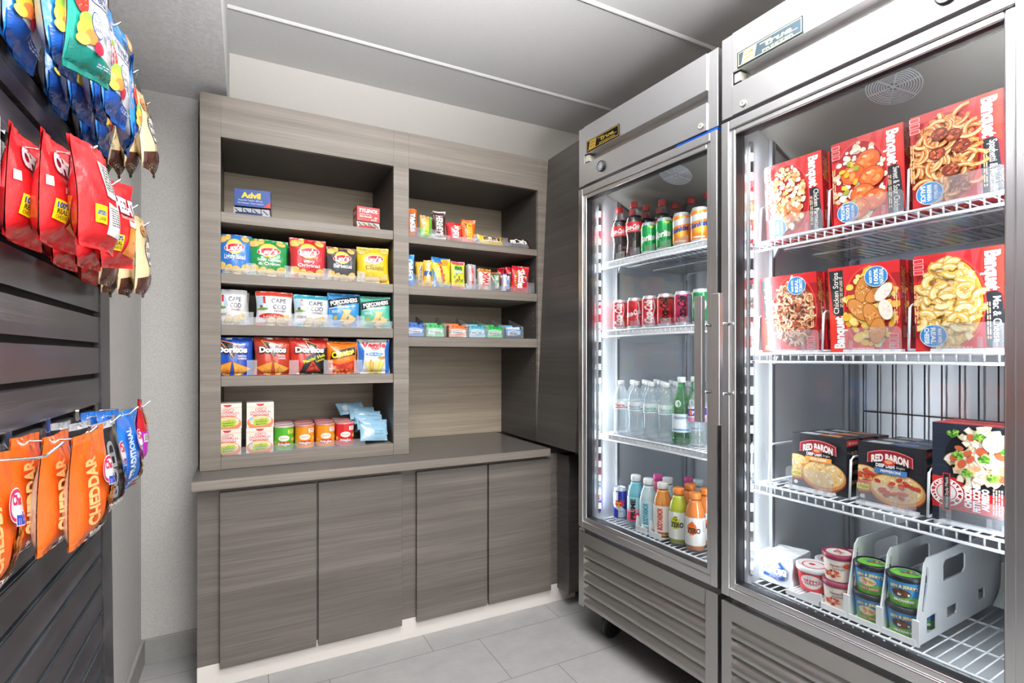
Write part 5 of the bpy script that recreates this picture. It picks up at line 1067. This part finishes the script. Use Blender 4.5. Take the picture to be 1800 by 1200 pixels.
# ================= frozen food =================
def banquet(kind, name, flip=False):
    """flip: the box stands the other way up, so its lettering climbs instead of falling"""
    p = P(16.5, 22.5)
    M = (lambda x: -x) if flip else (lambda x: x); V = (lambda y: 22.5-y) if flip else (lambda y: y); rt = PI/2 if flip else -PI/2
    R4 = lambda x0, y0, x1, y1, c: p.rect(min(M(x0), M(x1)), min(V(y0), V(y1)), max(M(x0), M(x1)), max(V(y0), V(y1)), c)
    PL = lambda pts, c: p.poly([(M(x), V(y)) for x, y in pts], c)
    R4(-8.25, 0, 8.25, 22.5, 'd0262b'); PL([(-8.25, 3), (-6.2, 3), (-6.0, 15), (-8.25, 15)], 'a81d24'); PL([(-2, 22.5), (0, 17), (1.5, 22.5)], 'e0474a'); PL([(2.4, 22.5), (2.6, 16), (4, 22.5)], 'df4044')
    PL([(4.6, .8), (8.1, .8), (7.2, 13.5), (4.2, 13.5)], '272b30'); PL([(4.2, 22.5), (8.0, 22.5), (8.0, 11.6), (6.2, 13.2), (3.6, 12.2)], 'e8392c')
    p.text('Banquet', M(6.0), V(17.3), 2.5, 'fff', w=8.6, rot=rt, bold=.05, ol='b8201e'); p.text(name, M(6.5), V(6.8), 1.35, 'f4f2ee', w=min(11, len(name)*.82), rot=rt, bold=.01); p.lines(M(5.2), V(6.6), 8, .22, 2, 'e8c8a8', 3, rt)
    cx_, cy_, rx, ry = M(-1.7), V(11.0), 6.5, 10.6
    p.ell(cx_, cy_, rx, ry, 'e24a4a', 0, 40); p.ell(cx_, cy_, rx*.95, ry*.96, 'b01c22', 0, 40); a, b = rx*.92, ry*.94
    if kind == 'pasta': p.ell(cx_, cy_, a*.95, b*.95, 'c4642c', 0, 30); p.strands(cx_, cy_, a*.86, b*.88, 190, (1.2, 3.0), (1.2, 3.4), .62, ['f0a765', 'e88f4c', 'f5c088', 'ec9a55'], 3, 'c4642c', 'fbdcae'); [(p.ell(cx_+x, cy_+y, 1.6, 1.4, '7a2c1c'), p.blobs(cx_+x, cy_+y, 1.2, 1.0, 22, .15, .4, ['9c4026', 'b9552f', '6a2216', 'd07a4a'], int(x*7+y*3+90))) for x, y in ((1.8, 4.4), (3.2, 1.6), (-1.2, 1.2), (1.2, -3.2), (3.0, -6.2), (-.6, 5.4))]
    elif kind == 'sour': p.blobs(cx_, cy_, a, b, 170, .35, .8, ['f6efe2', 'f0e4cc', 'fbf6ee', 'e9cfa6'], 4); [(p.ell(cx_+x, cy_+y, 2.9, 2.6, 'a8381a', .3), p.ell(cx_+x, cy_+y, 2.7, 2.4, 'd9622a', .3), p.blobs(cx_+x, cy_+y, 1.7, 1.5, 12, .4, .9, ['ef8a4c', 'e47638', 'f09a5a', 'd05a26'], int(x*3+y*5+70)), p.ell(cx_+x-.6, cy_+y+1.1, .6, .35, 'f8c098')) for x, y in ((2.2, 4.8), (-1.4, 2.2), (3.0, .4), (.8, -3.4), (3.4, -5.4), (-.4, -7.0))]; p.blobs(cx_-2, cy_-1, 3, 6, 10, .5, .9, ['f2c83a', '9aa83a', 'e8b02a'], 8)
    elif kind == 'parm': p.blobs(cx_, cy_+2, a*.9, b*.78, 220, .35, .75, ['f0c08a', 'e8a868', 'f6d8b0', 'f9e9d2', 'd98a52'], 6); p.blobs(cx_, cy_-4.6, 4.6, 4, 110, .4, .9, ['e8b078', 'd98a50', 'f4dcb8', 'c46a38', 'f8ecd8'], 7)
    elif kind == 'meat': p.ell(cx_, cy_, a*.93, b*.93, 'a85a34', 0, 30); p.strands(cx_, cy_, a*.9, b*.9, 190, (.7, 1.3), (2.2, 4.2), .5, ['f2cba0', 'e8b07a', 'f7e2c8', 'd9915a'], 8, 'b4623a', 'fbf0e0'); p.blobs(cx_, cy_, a*.8, b*.8, 60, .2, .5, ['a84a30', 'c2643c', '8a3420'], 9)
    elif kind == 'strips':
        p.blobs(cx_, cy_, a, b, 150, .5, 1.0, ['f6d25a', 'f2c648', 'fae08a', 'e8b83a'], 4)
        for x, y, r_, l in ((-1.5, 4.5, .3, 3.6), (2.2, 3.4, -.5, 3.8), (-2.6, -.6, 1.2, 3.6), (.6, -2.6, .9, 3.8), (1.6, -6.2, .4, 3.4)): p.ell(cx_+x, cy_+y, l, 1.9, '9c5220', r_+PI/3); p.ell(cx_+x, cy_+y, l*.93, 1.7, 'd28a42', r_+PI/3); p.blobs(cx_+x, cy_+y, l*.5, 1.1, 36, .1, .28, ['e8b46c', 'b86c2c', 'f2cc90', 'c27a36'], int(40+x*5+y))
        p.ell(cx_+3.2, cy_+3.4, 2.6, 1.4, 'f6efe4', .9); p.blobs(cx_+3.2, cy_+3.4, 1.4, 1.2, 14, .15, .4, ['fff', 'eadfce'], 3); p.ell(cx_+3.6, cy_-1.0, 1.5, 2.6, 'f4ece0', .2); p.blobs(cx_+3.6, cy_-1.0, .9, 1.8, 16, .15, .4, ['fff', 'e8dcc8', 'f0e6d4'], 4)
    elif kind == 'mac': p.ell(cx_, cy_, a, b, 'e8b442', 0, 36); p.strands(cx_, cy_, a*.96, b*.97, 170, (1.0, 1.5), (1.4, 2.6), 1.15, ['f8d98a', 'f6d07a', 'fbe4a4', 'f2c866'], 5, 'd8a648', 'fef4d4')
    bx, by = M(-4.4), V(3.6); txt = {'pasta': ['MEATBALLS', 'MARINARA', 'SAUCE'], 'mac': ['MADE WITH', 'REAL', 'CHEESE'], 'parm': ['MADE WITH', '100%', 'NATURAL'], 'sour': ['MADE WITH', '100%', 'NATURAL'], 'strips': ['MADE WITH', '100%', 'NATURAL'], 'meat': ['MADE WITH', 'REAL', 'TOMATO']}[kind]
    if flip: bx, by = 3.4, 19.0
    p.ell(bx, by, 2.6, 2.6, 'e8f0f8', 0, 28); p.ell(bx, by, 2.45, 2.45, '2f84c8', 0, 28); rr = PI/2 if flip else -PI/2
    for i, t in enumerate(txt): off = (1-i)*1.2; p.text(t, bx+(-off if flip else off)*1.0, by, .9 if i else .6, 'f4f8fb', w=3.8 if i else 3.2, rot=rr, bold=.04)
    for k in range(3): R4(-7.9, 18.0+1.3*k, -5.9, 19.0+1.3*k, 'f2c8c4'); R4(-7.75, 18.12+1.3*k, -6.05, 18.88+1.3*k, 'd8343a')
    p.lines(M(-7.4), V(11), 9, .25, 2, 'e8c08a', 5, rt); p.lines(0, .7, 5, .3, 1, 'f0c8b0', 6); return p
side = P(3.4, 22.5); side.rect(-1.7, 0, 1.7, 22.5, 'b81f26'); side.strands(0, 17.5, .8, 3.2, 26, (.8, 1.6), (1.4, 3), .35, ['f0a050', 'e8843c', 'f6c080'], 4, 'a8441c'); side.text('Banquet', .2, 9.5, .9, 'fff', w=4.6, rot=PI/2, bold=.03); side.lines(0, 6, 2.4, .2, 8, 'f0d0c8', 4)
def meal(kind, name, flip=False):
    return lambda: carton('frozen_meal_box', .166, .034, .222, 'c8242a', banquet(kind, name, flip), 'a81d23', 'b8222a', sidep=side)
meals = [('parm', 'Chicken Parmesan', 0, .148, 1.5135, 'chicken dinner box, leftmost on the top freezer shelf', 3), ('sour', 'Sweet & Sour Chicken', 0, .342, 1.5135, 'sweet and sour chicken dinner box in the middle of the top freezer shelf', 3), ('pasta', 'Spaghetti & Meatballs', 0, .524, 1.5135, 'spaghetti and meatballs dinner box at the right of the top freezer shelf', 2),
         ('meat', 'Lasagna with Meat Sauce', 1, .134, 1.1855, 'curly pasta dinner box leaning at the left of the second freezer shelf', 3), ('strips', 'Chicken Strips', 1, .334, 1.1855, 'chicken strips dinner box in the middle of the second freezer shelf', 4), ('mac', 'Mac & Cheese', 0, .530, 1.1855, 'macaroni cheese dinner box at the right of the second freezer shelf', 2)]
for kd, nm, fl, s_, z, lab, n in meals:
    for k in range(n):
        o = item(('meal', kd), meal(kd, nm, fl)); rx = .065+.01*k; lz = 'red '+lab if k == 0 else 'red dinner box %s behind the %s' % (['', 'directly', 'second', 'third'][k], lab.split(' dinner')[0]+' one'+(' on top shelf' if z > 1.4 else ''))
        cold(o, 'Z', s_+.006*k, .128+k*.037, z+.001, lz, 'frozen meal', 'red frozen meal boxes in the freezer', R_(1.5)*(-1)**k, rx)
def filed():   # white coated wire divider
    g = G(); q = [(0, 0, .004), (0, .006, .105), (0, .02, .112), (0, .40, .112), (0, .41, .1), (0, .41, .004)]; g.tube(q, .003, '0', 'wire_white', 8); g.tube([(0, 0, .004), (0, .41, .004)], .003, '0', 'wire_white', 8); return obj('wire_divider', g)
for z, nm, L_ in ((1.5135, 'top', (.05, .252, .436)), (1.1855, 'second', (.043, .236, .438)), (.8005, 'third', (.08, .306, .476))):
    for k, s_ in enumerate(L_): cold(item('filed', filed), 'Z', s_, .112, z, 'white wire divider on the %s freezer shelf, %s of three' % (nm, ['leftmost', 'middle', 'rightmost'][k]), 'wire divider', 'white wire dividers in the freezer')
def fstop():
    g = G(); w_ = .13; h_ = .062; pts = [(-w_/2, 0), (w_/2, 0), (w_/2, h_-.014)]+[(w_/2-.014+.014*math.cos(a*PI/8), h_-.014+.014*math.sin(a*PI/8)) for a in range(1, 5)]+[(-w_/2+.014+.014*math.cos(a*PI/8), h_-.014+.014*math.sin(a*PI/8)) for a in range(4, 9)]
    g.prism(pts, 0, .0025, '0', 'acrylic'); g.box(-w_/2, w_/2, -.004, .02, 0, .006, '0', 'wire_white')
    for x in (-.05, .02, .045): g.box(x, x+.008, -.006, -.002, .002, .03 if x < .04 else .022, '0', 'acrylic')
    return obj('clear_stop', g)
for z, nm, L_ in ((1.5135, 'top', (.175, .365, .55)), (1.1855, 'second', (.165, .36, .55)), (.8005, 'third', (.20, .39, .565))):
    for k, s_ in enumerate(L_): cold(item('fstop', fstop), 'Z', s_, .106, z, 'clear rounded front stop on the %s freezer shelf, %s of three' % (nm, ['leftmost', 'middle', 'rightmost'][k]), 'front stop', 'clear front stops in the freezer')
def pizza(kind):
    p = P(15, 15.4); p.rect(-7.5, 0, 7.5, 15.4, '25272d')
    cc = ['f2e2bc', 'efd8a4', 'f8eed6', 'e6c488', 'dfa860']
    for x, y, rx, ry in ((-6.2, 5.8, 4.6, 3.6), (1.4, 4.4, 6.2, 4.2)):
        p.ell(x, y, rx, ry, '8a3f22', 0, 36); p.ell(x, y+.3, rx*.98, ry*.95, 'cf8a4a', 0, 36); p.ell(x, y+.6, rx*.9, ry*.82, 'e9c88a', 0, 36); p.blobs(x, y+.7, rx*.82, ry*.7, 90, .2, .55, cc, int(50+x*3), .6)
        if kind == 'pep': 
            r = random.Random(7)
            for i in range(22): a = r.uniform(0, 6.28); q = math.sqrt(r.random())*.82; u_, v_ = x+rx*q*math.cos(a), y+.7+ry*.8*q*math.sin(a); p.ell(u_, v_, .75, .45, 'a8281e', r.uniform(-.4, .4), 10); p.ell(u_, v_+.06, .6, .33, 'c8452e', 0, 9)
    p.rect(-7.5, 3.4, -4.6, 4.8, 'f0e02a'); p.text('2 PIZZAS', -6.05, 4.1, .7, '222', w=2.6, bold=.03); p.ell(-6.2, 1.6, .6, .5, 'e8e8e8')
    p.rect(-3.4, 8.2, 3.8, 10.9, '141417'); p.text('DEEP DISH', -1.0, 10.2, .85, 'f2f0ee', w=4.2, bold=.05); p.text('Singles', 2.4, 10.2, .55, 'f2f0ee', w=1.8)
    p.rect(-3.4, 8.2, 3.8, 9.5, '4a78b8' if kind == 'pep' else 'f0a048'); p.text('PEPPERONI' if kind == 'pep' else 'FOUR CHEESE', .2, 8.9, .6, 'f4f0e8', w=4.4, bold=.03)
    arc = [(-4.8+9.6*i/12, 13.9-.045*(-4.8+9.6*i/12)**2) for i in range(13)]; q = arc+[(4.9, 10.6), (3.4, 11.2), (-3.4, 11.2), (-4.9, 10.6)]
    p.poly([(x*1.04, (y-12)*1.12+12) for x, y in q], 'e87a80'); p.poly(q, '8c1f24'); p.text('RED BARON', 0, 12.3, 1.75, 'f6f2ee', w=8.2, bold=.05, arc=.045); p.ell(-.2, 11.1, 1.4, .75, 'c42c2c'); p.ell(-.2, 11.2, .9, .45, 'e0a070')
    p.text('NET WT 11.2 OZ', 2.8, .8, .5, 'e8e8e8', w=4.4); return p
ps = P(6, 15.4); ps.rect(-3, 0, 3, 15.4, '22242a'); ps.rect(-3, 13.4, 3, 15, 'c8322c'); ps.text('RED BARON', 0, 14.2, .7, 'fff', w=4.2); 
for k in range(4): ps.rect(-1.2, 10.6-2.6*k, 2.4, 12.4-2.6*k, '14151a'); ps.ell(-.2, 11.5-2.6*k, .7, .6, ['c8804a', 'e0b06a', 'a8583a', 'd09a5a'][k]); ps.lines(1.4, 12-2.6*k, 1.4, .12, 5, 'd8d8d8', k)
pt1 = P(15, 6); pt1.rect(-6, 1, -1, 4.6, 'b8bcc4'); pt1.rect(-.6, 2, 4.6, 3.6, 'f08a48'); pt1.lines(2, 5.2, 4, .3, 2, 'e8e8e8', 5)
pt2 = P(15, 6); pt2.rect(-6, 1, -1, 4.6, 'b8bcc4'); pt2.rect(-.6, 2, 4.6, 3.6, '4a78c8'); pt2.lines(2, 5.2, 4, .3, 2, 'e8e8e8', 5)
for kd, s_, lab in (('four', .215, 'black deep dish pizza box with an orange stripe and cheese pizza'), ('pep', .392, 'black deep dish pizza box with a blue stripe and pepperoni pizza')):
    for k in range(3):
        o = item(('pz', kd), lambda: carton('pizza_box', .15, .058, .154, '25272d', pizza(kd), '25272d', '2b2d33', sidep=ps, topp=pt1 if kd == 'four' else pt2))
        cold(o, 'Z', s_+.008*k, .13+k*.061, .8015, lab+['', ', second in its row', ', last in its row'][k], 'pizza box', 'black pizza boxes on the third freezer shelf', R_(-1+k))
def market():
    p = P(18, 22); p.rect(-9, 0, 9, 22, '232c3c'); p.rect(-9, 3, 9, 10, 'cf2a2a'); p.rect(-9, 0, 9, 3, '1d2634')
    p.ell(1.2, 14.8, 7.8, 7.2, '14181f', 0, 40); p.strands(.8, 15.2, 6.0, 5.4, 90, (1.0, 2.2), (1.4, 3), 1.0, ['f7ecd6', 'f2e2c4', 'fdf8ee', 'ecd5ae'], 4, 'cdb48c', 'fffaf0'); p.blobs(.8, 15.2, 5.6, 5.0, 30, .5, 1.1, ['e8b88c', 'd9986a', 'f0cba8', 'b8583a'], 6)
    for x, y in ((-5, 20), (-.4, 19.6), (-4, 15.4), (.4, 15), (2.0, 11.4), (-2.4, 11.6), (4, 17)): p.blobs(x, y, .9, .8, 22, .2, .45, ['4f8a2c', '7cb03e', '3c6e22', '96c552'], int(x*4+y+30))
    p.ell(1.9, 18.4, 1.7, 1.7, 'f4f4f4'); p.text('SERVES', 1.9, 18.9, .5, '444', w=2.2); p.text('ONE', 1.9, 18.0, .7, '444', w=1.8)
    p.ring(-6.0, 6.8, 2.9, 2.9, .25, 'f6f2ee'); p.ring(-6.0, 6.8, 2.0, 2.0, .25, 'f6f2ee'); p.ell(-6.0, 6.8, 1.7, 1.7, 'e4e2e0')
    for t, a0, a1 in (('BOSTON', PI*1.28, PI*.62), ('MARKET', PI*.40, -PI*.28)):
        for i, ch in enumerate(t): a = a0+(a1-a0)*i/5; p.text(ch, -6.0+2.4*math.cos(a), 6.8+2.4*math.sin(a), .85, 'fff', rot=a-PI/2, bold=.04)
    p.rect(-6.7, 2.6, -5.3, 11.0, 'cf2a2a'); p.rect(-6.5, 2.8, -5.5, 10.8, '16191f'); p.text('Home Style Meals', -6.0, 6.8, .62, 'f0e8e0', w=6.6, rot=PI/2)
    for i, t in enumerate(('CHICKEN', 'FETTUCCINE', 'ALFREDO')): p.text(t, -2.2+1.45*i, 6.5, 1.15, 'fff', w=4.6 if i != 1 else 5.8, rot=PI/2, bold=.06)
    p.lines(2.2, 6.4, 5.4, .25, 4, 'f4c8c0', 5, PI/2); return p
mt = P(18, 5.6); mt.rect(-9, 0, 9, 5.6, 'c9282a'); mt.text('CHICKEN FETTUCCINE', 0, 2.8, 1.2, 'f4e0dc', w=13)
for k in range(2): cold(item('market', lambda: carton('frozen_dinner_box', .182, .056, .222, '232c3c', market(), '1d2634', 'c9282a', topp=mt)), 'Z', .572, .122+k*.06, .8015, ['navy and red frozen pasta dinner box at the right of the third freezer shelf', 'navy frozen dinner box standing behind the pasta dinner box'][k], 'frozen meal', 'navy dinner boxes on the third freezer shelf')
# ---------- freezer floor ----------
zf = .5005; gF = 'ice cream tubs on the freezer floor'
def klon():
    w_, h_, t_ = .108, .088, .105; g = G()
    def f(a, b, s_): return ((a-.5)*w_*(1+.06*math.sin(PI*b)), 0, b*h_)
    nz = lambda v: noise.noise(v*38)*.004
    def bx(x, y, z): q = Vector((x, y, z)); return (x+nz(q), y+nz(q+Vector((3, 0, 0))), max(0, z+nz(q+Vector((0, 5, 0)))*(1 if z > .005 else 0)))
    g.grid(lambda a, b: bx((a-.5)*w_, 0, b*h_), 10, 8, 'dfe4ea', 'foil'); g.grid(lambda a, b: bx((a-.5)*w_, t_, b*h_), 10, 8, 'd4dae0', 'foil', flip=True)
    g.grid(lambda a, b: bx(w_/2, a*t_, b*h_), 10, 8, 'dde2e8', 'foil'); g.grid(lambda a, b: bx(-w_/2, a*t_, b*h_), 10, 8, 'dde2e8', 'foil', flip=True); g.grid(lambda a, b: bx((a-.5)*w_, b*t_, h_), 10, 10, 'e6eaef', 'foil')
    p = P(10, 8); p.poly([(-3.6, 2.4), (-2.8, 5.6), (-1.4, 6.6), (0, 7), (1.6, 6.6), (3.0, 5.2), (3.8, 2.4)], 'dfe9f6'); p.poly([(-2.4, 4.6), (-1.6, 6.0), (-.6, 5.4), (0, 6.6), (1.0, 5.2), (1.4, 4.6)], 'fff'); p.ribbon([(1.4, 6.2), (2.9, 4.6)], .9, '2f62b4'); p.text('KLONDIKE', 0, 3.7, 1.6, 'fff', w=7.6, bold=.08, ol='2a56a8', ow=.08); p.ribbon([(-3.2, 2.3), (0, 1.7), (3.4, 2.3)], .8, '2a56a8'); p.text('original', 0, 1.95, .6, 'e8f0fa', w=3)
    decal(g, p, w_*.9, h_, lambda x, y, o: (bx(x, 0, y)[0], bx(x, 0, y)[1]-o-.002, bx(x, 0, y)[2]), 'foil', .0006, .00008, .008); return obj('ice_cream_bar_pack', g)
cold(item('klon', klon), 'Z', .088, .125, zf, 'white foil-wrapped pack of ice cream bars with a blue logo', 'ice cream', None, .1)
def tub(key, r0, r1, h, base, des, lid, topd, nm='ice_cream_tub'):
    def b():
        o = empty(nm); g = G(); g.lathe([(0, 0), (r0, 0), (r0, .001), (r1, h-.012)], base, 'carton', 34); rf = lambda y: r0+(r1-r0)*y/(h-.012)
        decal(g, des, 2.7*r1, h-.012, on_cyl((r0+r1)/2, rf), 'carton', .0004, .00005, .008); obj('body', g, o)
        g = G(); g.lathe([(r1+.0015, h-.014), (r1+.003, h-.012), (r1+.003, h-.001), (r1+.001, h), (r1-.004, h), (r1-.006, h-.002), (0, h-.002)], lid, 'plastic', 34, cols=[lid]*5+[topd[0]])
        q = P(10, 10)
        if topd[1]: topd[1](q)
        decal(g, q, 2*r1*.86, 2*r1*.86, lambda x, y, o_: (x, y-r1*.86, h-.002+o_), 'plastic', .0004, .00005); obj('lid', g, o); return o
    return lambda: item(key, b)
dh = P(12, 8); dh.rect(-6, 0, 6, 8, 'f0e6dc'); dh.blobs(-1.5, 2.6, 2.6, 1.2, 26, .25, .6, ['c9482c', 'e0683c', 'a8341e', 'ef9a5c'], 5); dh.text('Häagen-Dazs', .6, 5.8, .8, '6a2a34', w=4.8, bold=.02); dh.lines(.6, 4.7, 3.6, .2, 2, '8a5a5a', 4); dh.ell(2.8, 6.0, 1.0, .9, 'e05a30'); dh.rect(3.6, .6, 5.8, 7.4, 'e6ddd4'); dh.lines(4.7, 7, 2, .2, 8, '7a6a66', 3)
dr_ = P(12, 8); dr_.rect(-6, 0, 6, 8, 'd2333a'); dr_.ell(-.6, 4, 3.0, 2.9, 'f4eeee'); dr_.text('STRAWBERRY', -.6, 4.6, .7, 'c22c3c', w=4.4, bold=.02); dr_.lines(-.6, 3.2, 3.4, .25, 2, '8a3a44', 4)
def bj(c, nm):
    p = P(12, 8); p.rect(-6, 0, 6, 8, '3f9ad8'); p.poly([(-6, 0), (6, 0), (6, 2.2), (2, 3.2), (-2, 2.4), (-6, 3.2)], '6cb83a'); p.ell(-.9, 4.0, 2.4, 1.4, c[0]); p.blobs(-.9, 4.2, 1.9, 1.0, 20, .3, .6, c, 5); p.text("BEN & JERRY'S", -.2, 6.4, .95, 'f6e8b8', w=6.4, bold=.04, ol='1d2a3a', arc=.05)
    p.text(nm, -.2, 1.8, .75, c[3] if len(c) > 3 else 'fff', w=5.0, bold=.05, ol='1d3a2a'); p.text('ICE CREAM', 0, .7, .45, '1d2a1a', w=3.4); p.rect(4.2, .6, 6, 7.4, '3a8ac8'); p.lines(5.1, 7, 1.6, .2, 9, '1d3a5a', 3); return p
b1 = bj(['e8d0a0', 'c99a5a', 'f4e6c4', 'f4a0a0'], 'HALF BAKED'); b2 = bj(['5a3424', '6e4630', '4a281c', 'fff'], 'BROWNIE')
T1 = lambda c: (lambda q: (q.ell(0, 5, 4.8, 4.8, c, 0, 28), q.blobs(1, 5.4, 2.4, 1.8, 16, .4, .9, ['7a4a34', 'f0e0c0', '3f9ad8', 'b8402c'], 4), q.ring(0, 5, 3.9, 3.9, .4, 'e8f4e0', .3, 3)))
tHD = tub('tHD', .030, .0355, .0715, 'f0e6dc', dh, '8c2f4a', ('f0e8e0', lambda q: (q.blobs(0, 5, 3, 2.4, 18, .3, .8, ['d8604a', 'f4ece4', 'a8402c'], 4))))
tRD = tub('tRD', .034, .042, .066, 'd2333a', dr_, 'd6dade', ('e6dede', lambda q: (q.ring(0, 5, 3.9, 3.9, .5, 'd2333a'), q.ell(-.6, 5.6, 1.2, .9, 'c9282c'))))
tB1 = tub('tB1', .031, .0375, .0725, '3f9ad8', b1, '20242c', ('7cc242', T1('6fbf3a'))); tB2 = tub('tB2', .031, .0375, .0725, '3f9ad8', b2, '1d2630', ('7cc242', T1('6fbf3a')))
cold(tRD(), 'Z', .188, .155, zf+.02, 'red ice cream tub with a white oval label, beside the foil pack', 'ice cream tub', gF, .5); cold(tRD(), 'Z', .196, .235, zf+.02, 'red ice cream tub in the second rank behind the oval-label one', 'ice cream tub', gF, .5); cold(tHD(), 'Z', .205, .34, zf+.02, 'pale-lidded ice cream tub in the third rank', 'ice cream tub', gF, .5)
for s_, fn, a, b_ in ((.262, tHD, 'white ice cream tub with caramel picture and plum lid', 'white'), (.344, tB1, 'blue and green ice cream tub with cookie dough picture', 'dough'), (.419, tB2, 'blue and green ice cream tub with brownie picture', 'brownie')):
    for dp in (0, 1):
        for lv in ((0, 1) if dp == 0 else (0,)):
            cold(fn(), 'Z', s_, .142+dp*.085, zf+.004+lv*.0735, a+', %s of the %s stack' % (['lower', 'upper'][lv], ['front', 'second', 'rear'][dp]), 'ice cream tub', gF, .35)
def rack(L_=.47, low=False):
    g = G(); th = .0035; H0, H1 = .205, .055
    out = [(0, .0), (L_, .0), (L_, H0*.98), (.05, H0*.96), (.035, H0*.9), (0, H1)]
    holes = [[(.13, .125), (.24, .125), (.252, .135), (.252, .168), (.24, .175), (.14, .175), (.13, .165)], [(.045, .018), (.095, .018), (.095, .058), (.045, .056)], [(.15, .03), (.20, .03), (.206, .036), (.206, .056), (.15, .056)], [(.022, .078), (.032, .072), (.054, .15), (.052, .176), (.044, .176)], [(.33, .03), (.37, .03), (.37, .06), (.33, .06)]]
    loops = [[Vector((x, z, 0)) for x, z in out]]+[[Vector((x, z, 0)) for x, z in h] for h in holes]
    flat_ = [v for l in loops for v in l]
    for t in tessellate_polygon(loops):
        a = [flat_[i] for i in t]
        g.fc([g.pt((0, v.x, v.y)) for v in a], '0', 'pusher'); g.fc([g.pt((th, v.x, v.y)) for v in a[::-1]], '0', 'pusher')
    for l in loops:
        for i in range(len(l)): a, b = l[i], l[(i+1) % len(l)]; g.quad((0, a.x, a.y), (th, a.x, a.y), (th, b.x, b.y), (0, b.x, b.y), '0', 'pusher')
    g.box(-.070, 0, 0, L_, 0, .0035, '0', 'pusher'); g.box(-.070, .0, -.004, 0, 0, .014, '0', 'pusher')
    g.box(-.007, .007, -.003, .004, 0, .06, '0', 'pusher')
    return obj('tub_rack', g)
for k, s_ in enumerate((.305, .3815, .4575)): 
    o = item('rack', rack); cold(o, 'Z', s_, .1, zf, 'white plastic tub rack wall with cut-out grips, %s of three' % ['leftmost', 'middle', 'rightmost'][k], 'tub rack', 'white tub racks on the freezer floor')
g = G(); g.box(-.10, 0, 0, .44, 0, .003, '0', 'pusher'); g.prism([(-.1, 0), (0, 0), (0, .035), (-.03, .03), (-.06, .012), (-.1, .012)], -.004, 0, '0', 'pusher')
for k in range(9): g.box(-.095+.01*k, -.091+.01*k, .002, .4, .003, .012, '0', 'pusher')
cold(obj('tub_tray', g), 'Z', .242, .1, zf, 'low white plastic tray under the red ice cream tubs', 'tray')
# shallow frosted ice packets at the far right
g = G(); f = pouch_fn(.16, .12, .04, 3.1, .05, .004); g.grid(lambda a, b: f((a-.5)*.16, b*.12, -1), 16, 12, 'd4d6d2', 'foil'); g.grid(lambda a, b: f((a-.5)*.16, b*.12, 1), 16, 12, 'd4d6d2', 'foil', flip=True)
o = obj('frosted_bag', g); cold(o, 'Z', .55, .50, zf+.003, 'crumpled frosted white bag at the back right of the freezer floor', 'bag', None, 0, -.5)
